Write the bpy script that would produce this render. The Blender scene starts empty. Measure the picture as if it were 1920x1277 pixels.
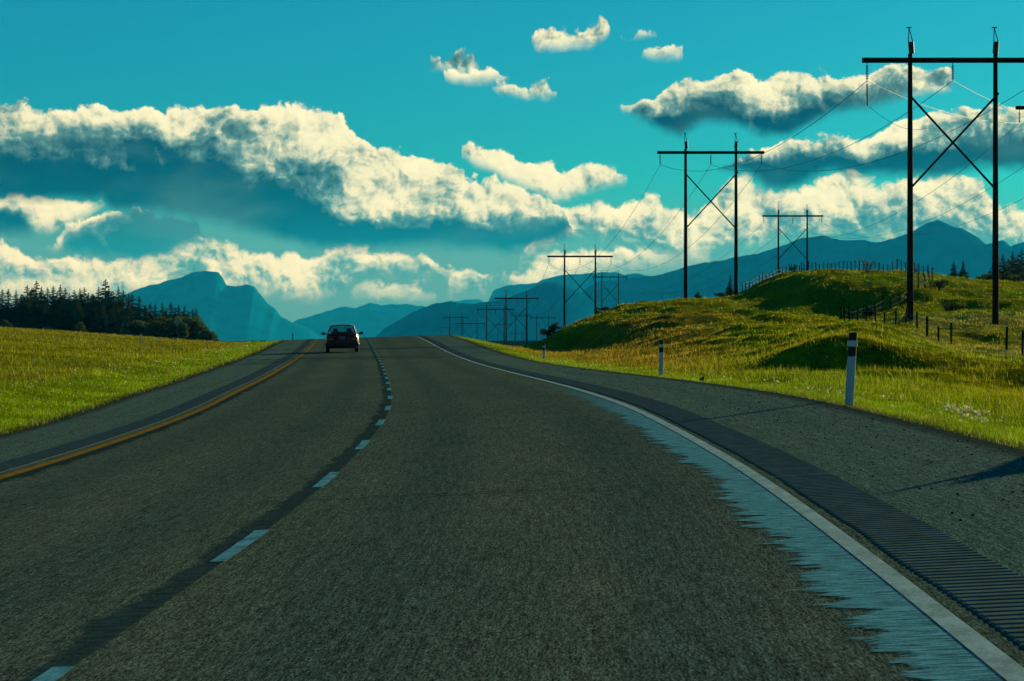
import bpy, math, random
import numpy as np
from mathutils import Vector, Matrix

random.seed(7); RNG = np.random.default_rng(11)
scene = bpy.context.scene
COL = scene.collection

# ------------------------------------------------------------ camera, sky, sun, exposure
FPX = 6124.0            # focal length in photograph pixels (1920 wide)
HZ = 577.0              # row of the true horizon
CAMZ = 1.49
cam_d = bpy.data.cameras.new("camera"); cam = bpy.data.objects.new("camera", cam_d); COL.objects.link(cam)
cam.location = (0, 0, CAMZ); cam.rotation_euler = (math.radians(90), 0, 0)
cam_d.sensor_width = 36; cam_d.lens = 36 * FPX / 1920
cam_d.shift_y = -(638.5 - HZ) / 1920
cam_d.clip_start = 0.5; cam_d.clip_end = 120000
scene.camera = cam
SUN_AZ, SUN_EL = 25.0, 9.0     # degrees to the right of the road ahead, above the horizon
sun_d = bpy.data.lights.new("sun", 'SUN'); sun = bpy.data.objects.new("sun", sun_d); COL.objects.link(sun)
sun_d.energy = 5.0; sun_d.angle = math.radians(0.5); sun_d.color = (1.0, 0.86, 0.50)
sd = Vector((math.sin(math.radians(SUN_AZ)) * math.cos(math.radians(SUN_EL)), math.cos(math.radians(SUN_AZ)) * math.cos(math.radians(SUN_EL)), math.sin(math.radians(SUN_EL))))
sun.rotation_euler = sd.to_track_quat('Z', 'Y').to_euler()
sun.location = (60, 60, 60)
scene.view_settings.view_transform = 'Standard'; scene.view_settings.look = 'None'
scene.view_settings.gamma = 1; scene.view_settings.exposure = 0.0
scene.cycles.max_bounces = 6; scene.cycles.transparent_max_bounces = 12
scene.cycles.use_denoising = True

class NT:
    """small helper for node trees"""
    def __init__(s, tree): s.t = tree
    def n(s, typ, **kw):
        x = s.t.nodes.new(typ)
        for k, v in kw.items(): setattr(x, k, v)
        return x
    def put(s, sock, v):
        if isinstance(v, bpy.types.NodeSocket): s.t.links.new(v, sock)
        else: sock.default_value = v
    def m(s, op, a, b=None, c=None, clamp=False):
        x = s.n('ShaderNodeMath', operation=op, use_clamp=clamp); s.put(x.inputs[0], a)
        if b is not None: s.put(x.inputs[1], b)
        if c is not None: s.put(x.inputs[2], c)
        return x.outputs[0]
    def ss(s, v, a, b, lo=0.0, hi=1.0):
        x = s.n('ShaderNodeMapRange', interpolation_type='SMOOTHSTEP'); s.put(x.inputs[0], v)
        for i, q in zip((1, 2, 3, 4), (a, b, lo, hi)): s.put(x.inputs[i], q)
        return x.outputs[0]
    def lin(s, v, a, b, lo=0.0, hi=1.0):
        x = s.n('ShaderNodeMapRange'); s.put(x.inputs[0], v)
        for i, q in zip((1, 2, 3, 4), (a, b, lo, hi)): s.put(x.inputs[i], q)
        return x.outputs[0]
    def mix(s, f, a, b, blend='MIX'):
        x = s.n('ShaderNodeMix', data_type='RGBA', blend_type=blend); s.put(x.inputs[0], f)
        for i, q in ((6, a), (7, b)):
            if isinstance(q, tuple) and len(q) == 3: q = q + (1,)
            s.put(x.inputs[i], q)
        return x.outputs[2]
    def xyz(s, x, y, z=0.0):
        c = s.n('ShaderNodeCombineXYZ'); s.put(c.inputs[0], x); s.put(c.inputs[1], y); s.put(c.inputs[2], z); return c.outputs[0]
    def noise(s, vec, scale, detail=4, rough=.5, out=0, dist=0.0, dims='3D'):
        x = s.n('ShaderNodeTexNoise', noise_dimensions=dims); s.put(x.inputs['Vector'], vec)
        x.inputs['Scale'].default_value = scale; x.inputs['Detail'].default_value = detail
        x.inputs['Roughness'].default_value = rough; x.inputs['Distortion'].default_value = dist
        return x.outputs[out]

# ---- world: Nishita sky, graded to the photograph's teal, with cloud banks laid out by azimuth and elevation
world = bpy.data.worlds.new("World"); scene.world = world; world.use_nodes = True
wt = world.node_tree; wt.nodes.clear(); W = NT(wt)
SKY_STRENGTH = 0.10
sky = W.n('ShaderNodeTexSky', sky_type='NISHITA'); sky.sun_disc = False
sky.sun_elevation = math.radians(SUN_EL); sky.sun_rotation = math.radians(SUN_AZ)
sky.altitude = 1200; sky.air_density = 1.0; sky.dust_density = 0.6; sky.ozone_density = 1.5
SKY_TINT = (0.02, 0.40, 0.66)
sky_col = W.mix(1.0, sky.outputs[0], SKY_TINT, 'MULTIPLY')
tc = W.n('ShaderNodeTexCoord'); sep = W.n('ShaderNodeSeparateXYZ'); wt.links.new(tc.outputs['Generated'], sep.inputs[0])
az = W.m('ARCTAN2', sep.outputs[0], sep.outputs[1]); el = W.m('ARCSINE', sep.outputs[2])
U = W.m('MULTIPLY_ADD', az, FPX / 1920, 0.5)             # 0..1 across the photograph's field of view
V = W.m('MULTIPLY', el, FPX / 600)                       # 0 at the horizon, 1 = 600 px up
pu = W.m('MULTIPLY', U, 19.2); pv = W.m('MULTIPLY', V, 6.0)   # in units of 100 px
vec = W.xyz(pu, pv)
wv = W.noise(vec, 0.55, 5, .62, out=1)                    # warp
wsep = W.n('ShaderNodeSeparateColor'); wt.links.new(wv, wsep.inputs[0])
w1 = W.m('SUBTRACT', wsep.outputs[0], .5); w2 = W.m('SUBTRACT', wsep.outputs[1], .5)
vecw = W.xyz(W.m('MULTIPLY_ADD', w1, .9, pu), W.m('MULTIPLY_ADD', w2, .9, pv))
def billow(v):
    """rounded cauliflower lumps: inverted fractal cells with a little fractal noise"""
    vo = W.n('ShaderNodeTexVoronoi', feature='F1', normalize=True); wt.links.new(v, vo.inputs['Vector'])
    vo.inputs['Scale'].default_value = 1.5; vo.inputs['Detail'].default_value = 4.0; vo.inputs['Roughness'].default_value = .52; vo.inputs['Lacunarity'].default_value = 2.2
    f = W.noise(v, 1.3, 6, .56)
    return W.m('ADD', W.m('MULTIPLY', W.m('SUBTRACT', 1.0, vo.outputs['Distance']), .62), W.m('MULTIPLY', f, .55))
nb = billow(vecw)
off = W.n('ShaderNodeVectorMath', operation='ADD'); wt.links.new(vecw, off.inputs[0]); off.inputs[1].default_value = (.07, .07, 0)
nb2 = billow(off.outputs[0])
relief = W.m('SUBTRACT', nb, nb2)                         # > 0 on the side of a lump that faces the sun
nc = W.m('SUBTRACT', nb, .66)                             # centred lumps
nl = W.noise(W.xyz(W.m('MULTIPLY', pu, .45), pv, 7.7), .9, 4, .5)     # slow variation, stretched sideways
nf = W.noise(vec, 3.2, 5, .6)
nm = W.noise(W.xyz(W.m('MULTIPLY', pu, .8), pv, 3.3), 1.25, 5, .55)     # mid-size patches of thick and thin cloud
T_LO, T_HI = -0.15, 1.15
uw = W.m('MULTIPLY_ADD', w1, .020, U)
tpos = W.lin(uw, T_LO, T_HI)
vt = W.m('SUBTRACT', W.m('MULTIPLY_ADD', w2, .05, V), W.m('MULTIPLY', nc, .23))       # height seen by the tops: lumps push out
vb = W.m('ADD', W.m('MULTIPLY_ADD', w2, .03, V), W.m('MULTIPLY', W.m('SUBTRACT', nf, .5), .035))   # flatter bases

def curve(pts, conv):
    """float curve node through (px, value) pairs"""
    c = W.n('ShaderNodeFloatCurve'); W.put(c.inputs[1], tpos)
    cm = c.mapping; cu = cm.curves[0]
    P = [((x / 1920 - T_LO) / (T_HI - T_LO), conv(v)) for x, v in pts]
    P = [(min(max(a, 0), 1), min(max(b, 0), 1)) for a, b in P]
    if P[0][0] > 0: P = [(0.0, P[0][1])] + P
    if P[-1][0] < 1: P = P + [(1.0, P[-1][1])]
    while len(cu.points) < len(P): cu.points.new(0.5, 0.5)
    for q, (a, b) in zip(cu.points, P): q.location = (a, b); q.handle_type = 'VECTOR'
    cm.update()
    return c.outputs[0]
cv = lambda r: (HZ - r) / 600.0
def deck(base, top, bot, lit, soft=.035, brt=(.95, .93, .66), mid=(.20, .46, .44), drk=(.012, .20, .27), basek=0.0, gate=None):
    """one cloud deck: top and bottom rows and depth of the sunlit rim, each along the azimuth"""
    T = curve(top, cv); B = curve(bot, cv); L = curve(lit, lambda v: v / 300.0)
    dt = W.m('SUBTRACT', T, vt); db = W.m('SUBTRACT', vb, B); thick = W.m('SUBTRACT', T, B)
    mask = W.m('MULTIPLY', W.m('MULTIPLY', W.ss(dt, 0.0, soft * .45), W.ss(db, -.01, soft * 1.3)), W.ss(thick, 0.0, .02))
    if gate: mask = W.m('MULTIPLY', mask, curve(gate, lambda v: v))
    L2 = W.m('MULTIPLY', L, .5)
    x = W.m('DIVIDE', W.m('ADD', dt, W.m('MULTIPLY', W.m('SUBTRACT', nl, .5), .16)), W.m('ADD', L2, .012))
    tau = W.m('ADD', W.m('MULTIPLY_ADD', x, .50, W.m('MULTIPLY', nc, 1.6)), W.m('MULTIPLY', relief, -5.5))
    tau = W.m('ADD', tau, W.m('MULTIPLY', W.m('SUBTRACT', nm, .5), 2.2))
    if basek: tau = W.m('ADD', tau, W.m('MULTIPLY', W.ss(W.m('ADD', db, W.m('MULTIPLY', nc, .12)), .15, .02), basek))      # how much cloud the light has crossed
    r = W.n('ShaderNodeValToRGB'); cr = r.color_ramp; W.put(r.inputs[0], W.lin(tau, -.2, 1.5))
    stops = [(0.0, brt), (.30, tuple(.82 * a + .18 * b for a, b in zip(brt, mid))), (.46, tuple(.42 * a + .58 * b for a, b in zip(brt, mid))), (.62, mid), (.80, tuple(.35 * a + .65 * b for a, b in zip(mid, drk))), (1.0, drk)]
    while len(cr.elements) < len(stops): cr.elements.new(.5)
    for e, (p_, c_) in zip(cr.elements, stops): e.position = p_; e.color = tuple(c_) + (1,)
    core = W.mix(W.ss(nl, .45, .78, 0, .30), r.outputs[0], mid)
    c = W.mix(W.ss(tau, .9, 1.4), r.outputs[0], core)
    return W.mix(mask, base, c)
INV = 1.0 / SKY_STRENGTH
def sc(c, k=1.0): return tuple(v * INV * k for v in c)
BR, MI, DK = sc((1.04, .98, .62)), sc((.13, .27, .25)), sc((.0, .020, .055))
DM = sc((.01, .09, .12))
col = sky_col
# brighter haze veil low over the mountains
col = W.mix(W.m('MULTIPLY', W.ss(V, .42, .10), W.ss(nl, .2, .75, .80, .97)), col, sc((.11, .20, .19)))
def clouds(base, lst, lit, **k):
    """separate clouds on one deck: each a list of (px, top row, bottom row)"""
    T, B = [(-200, 60)], [(-200, 20)]
    for c in lst:
        x0, t0, b0 = c[0]; x1, t1, b1 = c[-1]; m0, m1 = (t0 + b0) / 2, (t1 + b1) / 2
        T += [(x0 - 9, m0 + 22)] + [(x, t) for x, t, b in c] + [(x1 + 9, m1 + 22)]; B += [(x0 - 9, m0 - 22)] + [(x, b) for x, t, b in c] + [(x1 + 9, m1 - 22)]
    G = [(-200, 0)]
    for c in lst: G += [(c[0][0] - 10, 0), (c[0][0] + 4, 1), (c[-1][0] - 4, 1), (c[-1][0] + 10, 0)]
    return deck(base, T, B, lit, brt=BR, mid=MI, drk=DK, gate=G, **k)
# soft pale clouds close to the mountains
col = clouds(col, [
  [(-150,508,600),(60,500,600),(200,512,590),(330,505,560),(430,500,570)], [(480,506,556),(560,516,566),(600,530,566),(636,546,556)], [(660,540,566),(700,530,572),(735,534,578),(790,538,574),(820,548,568)], [(838,516,566),(862,503,560),(890,506,560),(912,522,562)],
  [(955,520,560),(1010,490,560),(1080,470,540),(1160,462,520),(1240,460,510),(1330,455,500)]],
  [(-200,60),(430,70),(560,100),(640,60),(700,14),(790,8),(870,110),(960,20),(1100,45),(1300,70)], soft=.07)
# low bright clouds (left) and right low bank
col = deck(col,
  [(-200,455),(0,460),(60,468),(100,478),(200,490),(260,488),(330,470),(345,440),(362,424),(385,448),(420,463),(470,470),(520,481),(560,478),(640,474),(700,474),(745,484),(790,490),(830,500),(880,502),(910,525),(960,520),(1040,398),(1060,388),(1100,392),(1150,385),(1180,370),(1215,362),(1240,375),(1280,403),(1310,400),(1350,355),(1390,330),(1440,355),(1480,362),(1560,330),(1640,345),(1740,330),(1835,350),(1860,383),(1900,393),(2100,380)],
  [(-200,552),(0,552),(100,540),(240,528),(300,540),(460,552),(560,566),(610,560),(640,548),(700,522),(760,526),(830,528),(880,550),(910,548),(960,530),(1010,480),(1040,470),(1100,452),(1200,470),(1270,500),(1330,490),(1400,475),(1500,460),(1900,480),(2100,480)],
  [(0,75),(100,60),(240,65),(420,95),(560,85),(700,50),(900,60),(1040,55),(1150,55),(1215,45),(1300,60),(1400,70),(1600,60),(1900,55)], soft=.05, basek=.35, brt=BR, mid=MI, drk=DM)
# flat dark bank behind the left peak
col = deck(col,
  [(-200,440),(80,458),(110,447),(160,425),(190,407),(260,403),(370,408),(382,440),(400,460),(440,460),(1000,460)],
  [(-200,440),(80,462),(150,482),(260,497),(320,485),(360,460),(385,452),(440,460),(1000,460)],
  [(0,4),(1900,4)], soft=.03, brt=BR, mid=MI, drk=DM)
# left cloud under the big bank, and the pale wedge right of centre
col = clouds(col, [
  [(-170,372,455),(0,373,452),(60,372,448),(130,373,432),(170,374,410),(200,377,392)],
  [(862,284,298),(900,280,318),(940,280,340),(980,292,358),(1040,306,382),(1090,310,368),(1150,318,352),(1180,332,342)], [(1202,98,108),(1225,92,114),(1250,100,114),(1266,92,112),(1282,106,114)]],
  [(-200,4),(50,6),(85,60),(130,130),(220,140),(800,80),(1000,60),(1200,80)], soft=.035)
# the big bank (left) and the dark centred cloud (right)
col = deck(col,
  [(-200,203),(0,205),(60,208),(100,213),(150,208),(200,203),(250,210),(300,212),(360,208),(400,196),(430,212),(480,212),(500,200),(530,193),(570,199),(610,212),(645,220),(662,240),(675,262),(700,275),(730,285),(760,290),(800,298),(850,320),(870,330),(900,340),(940,345),(970,350),(1000,365),(1040,385),(1062,400),(1075,440),(1290,340),(1330,311),(1370,305),(1420,288),(1480,264),(1520,266),(1600,262),(1640,250),(1680,227),(1720,225),(1800,218),(1860,215),(2100,208)],
  [(-200,392),(0,388),(190,385),(215,405),(300,408),(400,426),(500,446),(540,460),(600,474),(800,474),(900,476),(960,482),(1020,470),(1062,450),(1075,440),(1290,340),(1330,318),(1400,335),(1440,362),(1480,364),(1560,330),(1600,335),(1700,340),(1760,345),(1830,325),(2100,330)],
  [(-200,24),(430,28),(500,48),(600,70),(640,110),(700,120),(800,95),(900,75),(1050,50),(1330,34),(1500,26),(1650,34),(1920,34)], soft=.035, basek=1.5, brt=BR, mid=MI, drk=DK)
# upper right cloud and small cumulus
col = clouds(col, [
  [(800,124,130),(825,113,134),(855,104,140),(880,106,142),(900,118,134)],
  [(922,156,168),(935,150,180),(990,151,186),(1030,154,184),(1052,166,178)],
  [(1158,198,208),(1175,192,214),(1200,182,224),(1240,163,252),(1272,146,262),(1295,146,250),(1320,154,236),(1380,142,240),(1430,153,262),(1480,150,262),(1520,141,242),(1560,148,218),(1600,150,212),(1650,142,206),(1700,136,190),(1750,130,182),(1780,146,178)]],
  [(0,160),(1050,160),(1160,16),(1280,22),(1360,26),(1420,42),(1500,26),(1600,50),(1800,90)], soft=.03, basek=.5)
col = clouds(col, [
  [(828,136,148),(850,124,156),(875,126,160),(910,134,156),(940,138,152),(966,143,149)],
  [(992,68,86),(1010,62,98),(1045,56,98),(1080,48,92),(1125,40,82),(1142,54,68)], [(1162,62,70),(1200,58,74),(1240,55,63)]],
  [(0,170),(1900,170)], soft=.03)
bg = W.n('ShaderNodeBackground'); wt.links.new(col, bg.inputs[0]); bg.inputs[1].default_value = SKY_STRENGTH
wo = W.n('ShaderNodeOutputWorld'); wt.links.new(bg.outputs[0], wo.inputs[0])

# ------------------------------------------------------------ helpers
def at(px, py, Y):
    """world point seen from the survey station at a bearing (px), a dip (py) and a distance ahead"""
    return Vector(((px - 960) / FPX * Y, Y, CAMZ - (py - HZ) / FPX * Y))

def mesh_obj(name, verts, faces, mat=None, parent=None, smooth=False, uv=None, colattr=None):
    me = bpy.data.meshes.new(name)
    v = np.asarray(verts, dtype=np.float32).reshape(-1, 3)
    if isinstance(faces, np.ndarray):
        k = faces.shape[1]; nf = faces.shape[0]
        me.vertices.add(len(v)); me.vertices.foreach_set('co', v.ravel())
        me.loops.add(nf * k); me.loops.foreach_set('vertex_index', faces.astype(np.int32).ravel())
        me.polygons.add(nf); me.polygons.foreach_set('loop_start', np.arange(0, nf * k, k, dtype=np.int32))
        me.polygons.foreach_set('loop_total', np.full(nf, k, dtype=np.int32))
        me.update(calc_edges=True)
    else:
        me.from_pydata([tuple(map(float, a)) for a in v], [], faces); me.update()
    me.polygons.foreach_set('use_smooth', np.full(len(me.polygons), bool(smooth)))
    if uv is not None:
        l = me.uv_layers.new(name='UVMap'); vi = np.empty(len(me.loops), dtype=np.int32); me.loops.foreach_get('vertex_index', vi)
        l.data.foreach_set('uv', np.asarray(uv, dtype=np.float32)[vi].ravel())
    if colattr is not None:
        ca = me.color_attributes.new('tint', 'FLOAT_COLOR', 'POINT'); c = np.ones((len(v), 4), dtype=np.float32); c[:, :3] = colattr
        ca.data.foreach_set('color', c.ravel())
    if mat: me.materials.append(mat)
    o = bpy.data.objects.new(name, me); COL.objects.link(o)
    if parent: o.parent = parent
    return o

class MB:
    """collects boxes, tubes and lathes into one mesh"""
    def __init__(s): s.v = []; s.f = []
    def add(s, vs, fs):
        b = len(s.v); s.v += [tuple(x) for x in vs]; s.f += [[b + i for i in f] for f in fs]
    def box(s, c, d, rot=None):
        c = Vector(c); R = rot or Matrix.Identity(3)
        vs = [c + R @ Vector((sx * d[0] / 2, sy * d[1] / 2, sz * d[2] / 2)) for sx in (-1, 1) for sy in (-1, 1) for sz in (-1, 1)]
        s.add(vs, [(0, 1, 3, 2), (4, 6, 7, 5), (0, 4, 5, 1), (2, 3, 7, 6), (0, 2, 6, 4), (1, 5, 7, 3)])
    def tube(s, pts, rad, n=8, cap=True):
        pts = [Vector(p) for p in pts]; rad = rad if isinstance(rad, (list, tuple)) else [rad] * len(pts)
        rings = []
        for i, p in enumerate(pts):
            t = (pts[min(i + 1, len(pts) - 1)] - pts[max(i - 1, 0)]).normalized()
            a = t.cross(Vector((0, 0, 1)));  a = a if a.length > 1e-3 else Vector((1, 0, 0)); a.normalize(); b = t.cross(a).normalized()
            rings.append([p + (a * math.cos(2 * math.pi * k / n) + b * math.sin(2 * math.pi * k / n)) * rad[i] for k in range(n)])
        fs = []
        for i in range(len(rings) - 1):
            for k in range(n): fs.append((i * n + k, i * n + (k + 1) % n, (i + 1) * n + (k + 1) % n, (i + 1) * n + k))
        if cap: fs.append(tuple(range(n - 1, -1, -1))); fs.append(tuple((len(rings) - 1) * n + k for k in range(n)))
        s.add([q for r in rings for q in r], fs)
    def build(s, name, mat, parent=None, smooth=False):
        return mesh_obj(name, s.v, s.f, mat, parent, smooth)

def tag(o, label=None, cat=None, group=None, kind=None):
    if label: o['label'] = label
    if cat: o['category'] = cat
    if group: o['group'] = group
    if kind: o['kind'] = kind
    return o
def empty(name, loc=(0, 0, 0), rz=0.0, parent=None):
    o = bpy.data.objects.new(name, None); COL.objects.link(o); o.location = loc; o.rotation_euler = (0, 0, rz); o.empty_display_size = .2
    if parent: o.parent = parent
    return o
def copy_tree(o, parent=None):
    kids = list(o.children); c = o.copy(); COL.objects.link(c); c.parent = parent
    for k in kids: copy_tree(k, c)
    return c

def mat(name, color=(.5, .5, .5), rough=.7, metal=0.0, var=0.0, scale=6.0, bump=0.0, transl=0.0, spec=.5, coat=0.0, alpha=1.0, emit=0.0):
    m = bpy.data.materials.new(name); m.use_nodes = True; t = m.node_tree; N = NT(t); p = t.nodes['Principled BSDF']
    p.inputs['Roughness'].default_value = rough; p.inputs['Metallic'].default_value = metal; p.inputs['Specular IOR Level'].default_value = spec
    p.inputs['Coat Weight'].default_value = coat
    tcn = N.n('ShaderNodeTexCoord'); no = N.noise(tcn.outputs['Object'], scale, 6, .6)
    lo = tuple(c * (1 - var) for c in color); hi = tuple(min(1, c * (1 + var)) for c in color)
    c = N.mix(N.ss(no, .3, .7), lo, hi); t.links.new(c, p.inputs['Base Color'])
    if bump:
        b = N.n('ShaderNodeBump'); b.inputs['Strength'].default_value = bump; t.links.new(no, b.inputs['Height']); t.links.new(b.outputs[0], p.inputs['Normal'])
    if transl:
        tr = N.n('ShaderNodeBsdfTranslucent'); t.links.new(c, tr.inputs[0]); ms = N.n('ShaderNodeMixShader'); ms.inputs[0].default_value = transl
        out = t.nodes['Material Output']; t.links.new(p.outputs[0], ms.inputs[1]); t.links.new(tr.outputs[0], ms.inputs[2]); t.links.new(ms.outputs[0], out.inputs[0])
    return m

# ------------------------------------------------------------ road alignment (fitted survey: distance -> camera drop, crossfall, offset)
RK = np.array([-60, -20, 0, 10, 18, 26, 36, 48, 62, 80, 100, 125, 150, 180, 215, 250, 290, 330, 400, 500, 700, 1000, 1600, 3000.])
RH = np.array([1.45, 1.45, 1.47, 1.49, 1.524, 1.564, 1.627, 1.694, 1.795, 1.912, 2.058, 2.196, 2.292, 2.33, 2.27, 2.29, 2.75, 3.6, 5.3, 7.6, 10.8, 14.0, 19.5, 29.5])
RE = np.array([.05, .05, .05, .05, .046, .048, .054, .058, .053, .040, .028, .012, .008, .014, .024, .03, .03, .02, .02, .02, .0, .0, .0, .0])
RX = np.array([-3.5, -2.55, -2.12, -1.94, -1.784, -1.70, -1.749, -1.931, -2.32, -3.03, -3.874, -4.981, -6.144, -7.60, -9.35, -11.15, -13.3, -15.6, -20, -27, -42, -66, -120, -260.])
def herm(y, v):
    y = np.asarray(y, float); m = np.gradient(v, RK); i = np.clip(np.searchsorted(RK, y) - 1, 0, len(RK) - 2)
    h = RK[i + 1] - RK[i]; t = (y - RK[i]) / h
    return (2*t**3-3*t**2+1)*v[i] + (t**3-2*t**2+t)*h*m[i] + (-2*t**3+3*t**2)*v[i+1] + (t**3-t**2)*h*m[i+1]
def smooth_road():
    global _ty, _th, _te, _tx
    _ty = np.arange(-60, 3000, 1.0)
    def sm(a, k):
        w = np.hanning(k); w /= w.sum(); p = np.pad(a, k // 2, mode='reflect', reflect_type='odd'); return np.convolve(p, w, 'same')[k // 2: k // 2 + len(a)]
    _th, _te, _tx = sm(herm(_ty, RH), 15), sm(herm(_ty, RE), 21), sm(herm(_ty, RX), 15)
smooth_road()
def rh(y): return np.interp(y, _ty, _th)
def re_(y): return np.interp(y, _ty, _te)
def rx(y): return np.interp(y, _ty, _tx)
def road(o, y, up=0.0):
    o = np.asarray(o, float); y = np.asarray(y, float); s = (rx(y + 1) - rx(y - 1)) / 2
    return np.stack([rx(y) + o, y - o * s, CAMZ - rh(y) + o * re_(y) + up], -1)
RW = 6.26   # half width to the pavement edge

# ------------------------------------------------------------ terrain table: column (bearing) -> (dip row, distance)
COLS = {
 -400: [(900,30),(800,50),(700,85),(640,150),(612,240),(600,340),(600,420),(606,600),(610,900)],
 0: [(815,47),(790,52),(760,62),(730,76),(702,95),(674,125),(648,170),(630,230),(618,300),(615,380),(616,450),(621,600),(621,900)],
 150: [(776,58),(748,69),(718,88),(692,115),(668,155),(650,205),(635,285),(625,380),(624,430),(629,600),(628,900)],
 264: [(733,80),(712,95),(692,120),(671,158),(657,220),(648,306),(635,400),(631,450),(634,600),(634,900)],
 331: [(712,98),(692,125),(670,168),(654,240),(643,360),(637,464),(641,600),(639,900)],
 400: [(692,124),(676,150),(661,190),(650,260),(643,360),(641,470),(646,600),(642,900)],
 450: [(675,150),(663,180),(650,240),(643,310),(645,400),(655,600)],
 500: [(655,190),(647,215),(639,258),(642,320),(655,420),(664,600)],
 545: [(638,225),(634,250),(640,300),(652,380),(668,600)],
 600: 'R', 840: 'R',
 900: [(647,192),(642,235),(645,262),(660,380),(668,600)],
 1000: [(680,143),(668,200),(656,280),(650,298),(655,340),(668,450),(668,600)],
 1060: [(685,130),(672,180),(661,262),(655,282),(617,290),(612,312),(622,380),(650,600)],
 1100: [(691,120),(676,165),(661,235),(651,270),(614,278),(596,315),(602,380),(640,600)],
 1150: [(697,108),(681,145),(661,210),(646,256),(606,264),(586,305),(577,335),(585,400),(630,600)],
 1200: [(702,98),(686,128),(661,188),(642,236),(620,241),(604,268),(576,312),(567,345),(573,400),(620,600)],
 1260: [(710,89),(691,117),(661,170),(627,224),(592,275),(567,325),(562,355),(568,400),(615,600)],
 1350: [(722,76),(702,96),(667,140),(632,195),(597,255),(571,312),(560,355),(564,392),(575,430),(620,700)],
 1390: [(727,72),(706,90),(672,130),(636,188),(600,250),(574,310),(562,352),(560,372),(549,388),(556,450),(610,700)],
 1460: [(735,62),(715,78),(694,98),(664,101.5),(657,143),(624,198),(592,262),(573,322),(567,340),(524,352),(513,420),(528,600),(600,900)],
 1540: [(748,54),(725,68),(704,86),(698,97),(636,101),(632,165),(616,215),(601,262),(591,283),(520,299),(511,345),(507,400),(520,600),(600,900)],
 1600: [(762,47.5),(740,60),(715,78),(696,97),(628,101),(618,150),(609,262),(592,283),(522,299),(513,345),(508,400),(520,600),(600,900)],
 1700: [(793,42),(762,54),(736,68),(713,83),(693,97),(652,100),(643,130),(632,180),(612,207),(600,232),(586,255),(565,284),(530,293),(511,350),(522,500),(600,900)],
 1800: [(812,39.5),(780,50),(751,63),(727,78),(706,92),(676,103),(668,130),(655,185),(630,210),(602,240),(571,275),(546,305),(527,345),(524,370),(533,500),(590,900)],
 1900: [(838,37),(802,46),(771,57),(746,72),(740,90),(697,95),(686,120),(675,160),(641,195),(606,228),(571,275),(541,325),(530,360),(538,500),(590,900)],
 2200: [(900,30),(840,42),(790,57),(755,75),(740,88),(700,97),(690,120),(672,160),(636,195),(600,228),(565,275),(535,325),(525,360),(538,500),(590,900)],
 3200: [(900,30),(800,57),(755,80),(700,100),(672,160),(600,228),(545,325),(538,500),(590,900)],
}
YG = np.exp(np.linspace(math.log(22), math.log(3500), 560)); PG = np.arange(-500, 3300, 10.0)
def build_table():
    ks = sorted(COLS); zc = []
    for k in ks:
        c = COLS[k]
        if c == 'R': z = CAMZ - rh(YG) - .12
        else:
            y = [a[1] for a in c]; z = [CAMZ - (a[0] - HZ) / FPX * a[1] for a in c]
            for yy in (1600, 3500):
                y.append(yy); z.append({1600: -18, 3500: -31}[yy])
            if y[0] > 22: y = [22] + y; z = [CAMZ - rh(22) + (.35 if k > 700 else -.45)] + z
            z = np.interp(YG, y, z)
        zc.append(z)
    zc = np.array(zc); out = np.empty((len(PG), len(YG)))
    for j in range(len(YG)): out[:, j] = np.interp(PG, ks, zc[:, j])
    def blur(a, ax, k):
        w = np.hanning(k + 2)[1:-1]; w /= w.sum(); a = np.moveaxis(a, ax, -1); p = np.pad(a, [(0, 0), (k // 2, k // 2)], mode='edge')
        r = sum(p[:, i:i + a.shape[1]] * w[i] for i in range(k)); return np.moveaxis(r, -1, ax)
    return blur(blur(out, 0, 9), 1, 3)
TAB = build_table()
def vnoise(x, y, seed=0):
    """smooth value noise, numpy"""
    x = np.asarray(x, float); y = np.asarray(y, float); xi = np.floor(x).astype(np.int64); yi = np.floor(y).astype(np.int64); fx = x - xi; fy = y - yi
    fx = fx * fx * (3 - 2 * fx); fy = fy * fy * (3 - 2 * fy)
    def h(a, b):
        n = (a * 374761393 + b * 668265263 + seed * 974634777) & 0xffffffff; n = ((n ^ (n >> 13)) * 1274126177) & 0xffffffff
        return ((n ^ (n >> 16)) & 0xffffff) / 0xffffff
    return (h(xi, yi) * (1 - fx) + h(xi + 1, yi) * fx) * (1 - fy) + (h(xi, yi + 1) * (1 - fx) + h(xi + 1, yi + 1) * fx) * fy
def fbm(x, y, o=4, seed=0, g=.5):
    s = 0; a = 1; t = 0
    for i in range(o): s = s + a * (vnoise(x * 2**i, y * 2**i, seed + i) - .5); t += a; a *= g
    return s / t
def sstep(x, a, b): t = np.clip((x - a) / (b - a), 0, 1); return t * t * (3 - 2 * t)
def offset_of(X, Y): return X - rx(np.clip(Y, -60, 2990))
def table_z(X, Y):
    Yc = np.clip(Y, 22.5, 3490); px = 960 + FPX * X / np.maximum(Yc, 30)
    fi = np.clip((px - PG[0]) / 10.0, 0, len(PG) - 1.001); fj = np.clip(np.log(Yc / 22) / (math.log(3500 / 22)) * (len(YG) - 1), 0, len(YG) - 1.001)
    i = fi.astype(int); j = fj.astype(int); a = fi - i; b = fj - j
    return TAB[i, j]*(1-a)*(1-b) + TAB[i+1, j]*a*(1-b) + TAB[i, j+1]*(1-a)*b + TAB[i+1, j+1]*a*b
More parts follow.
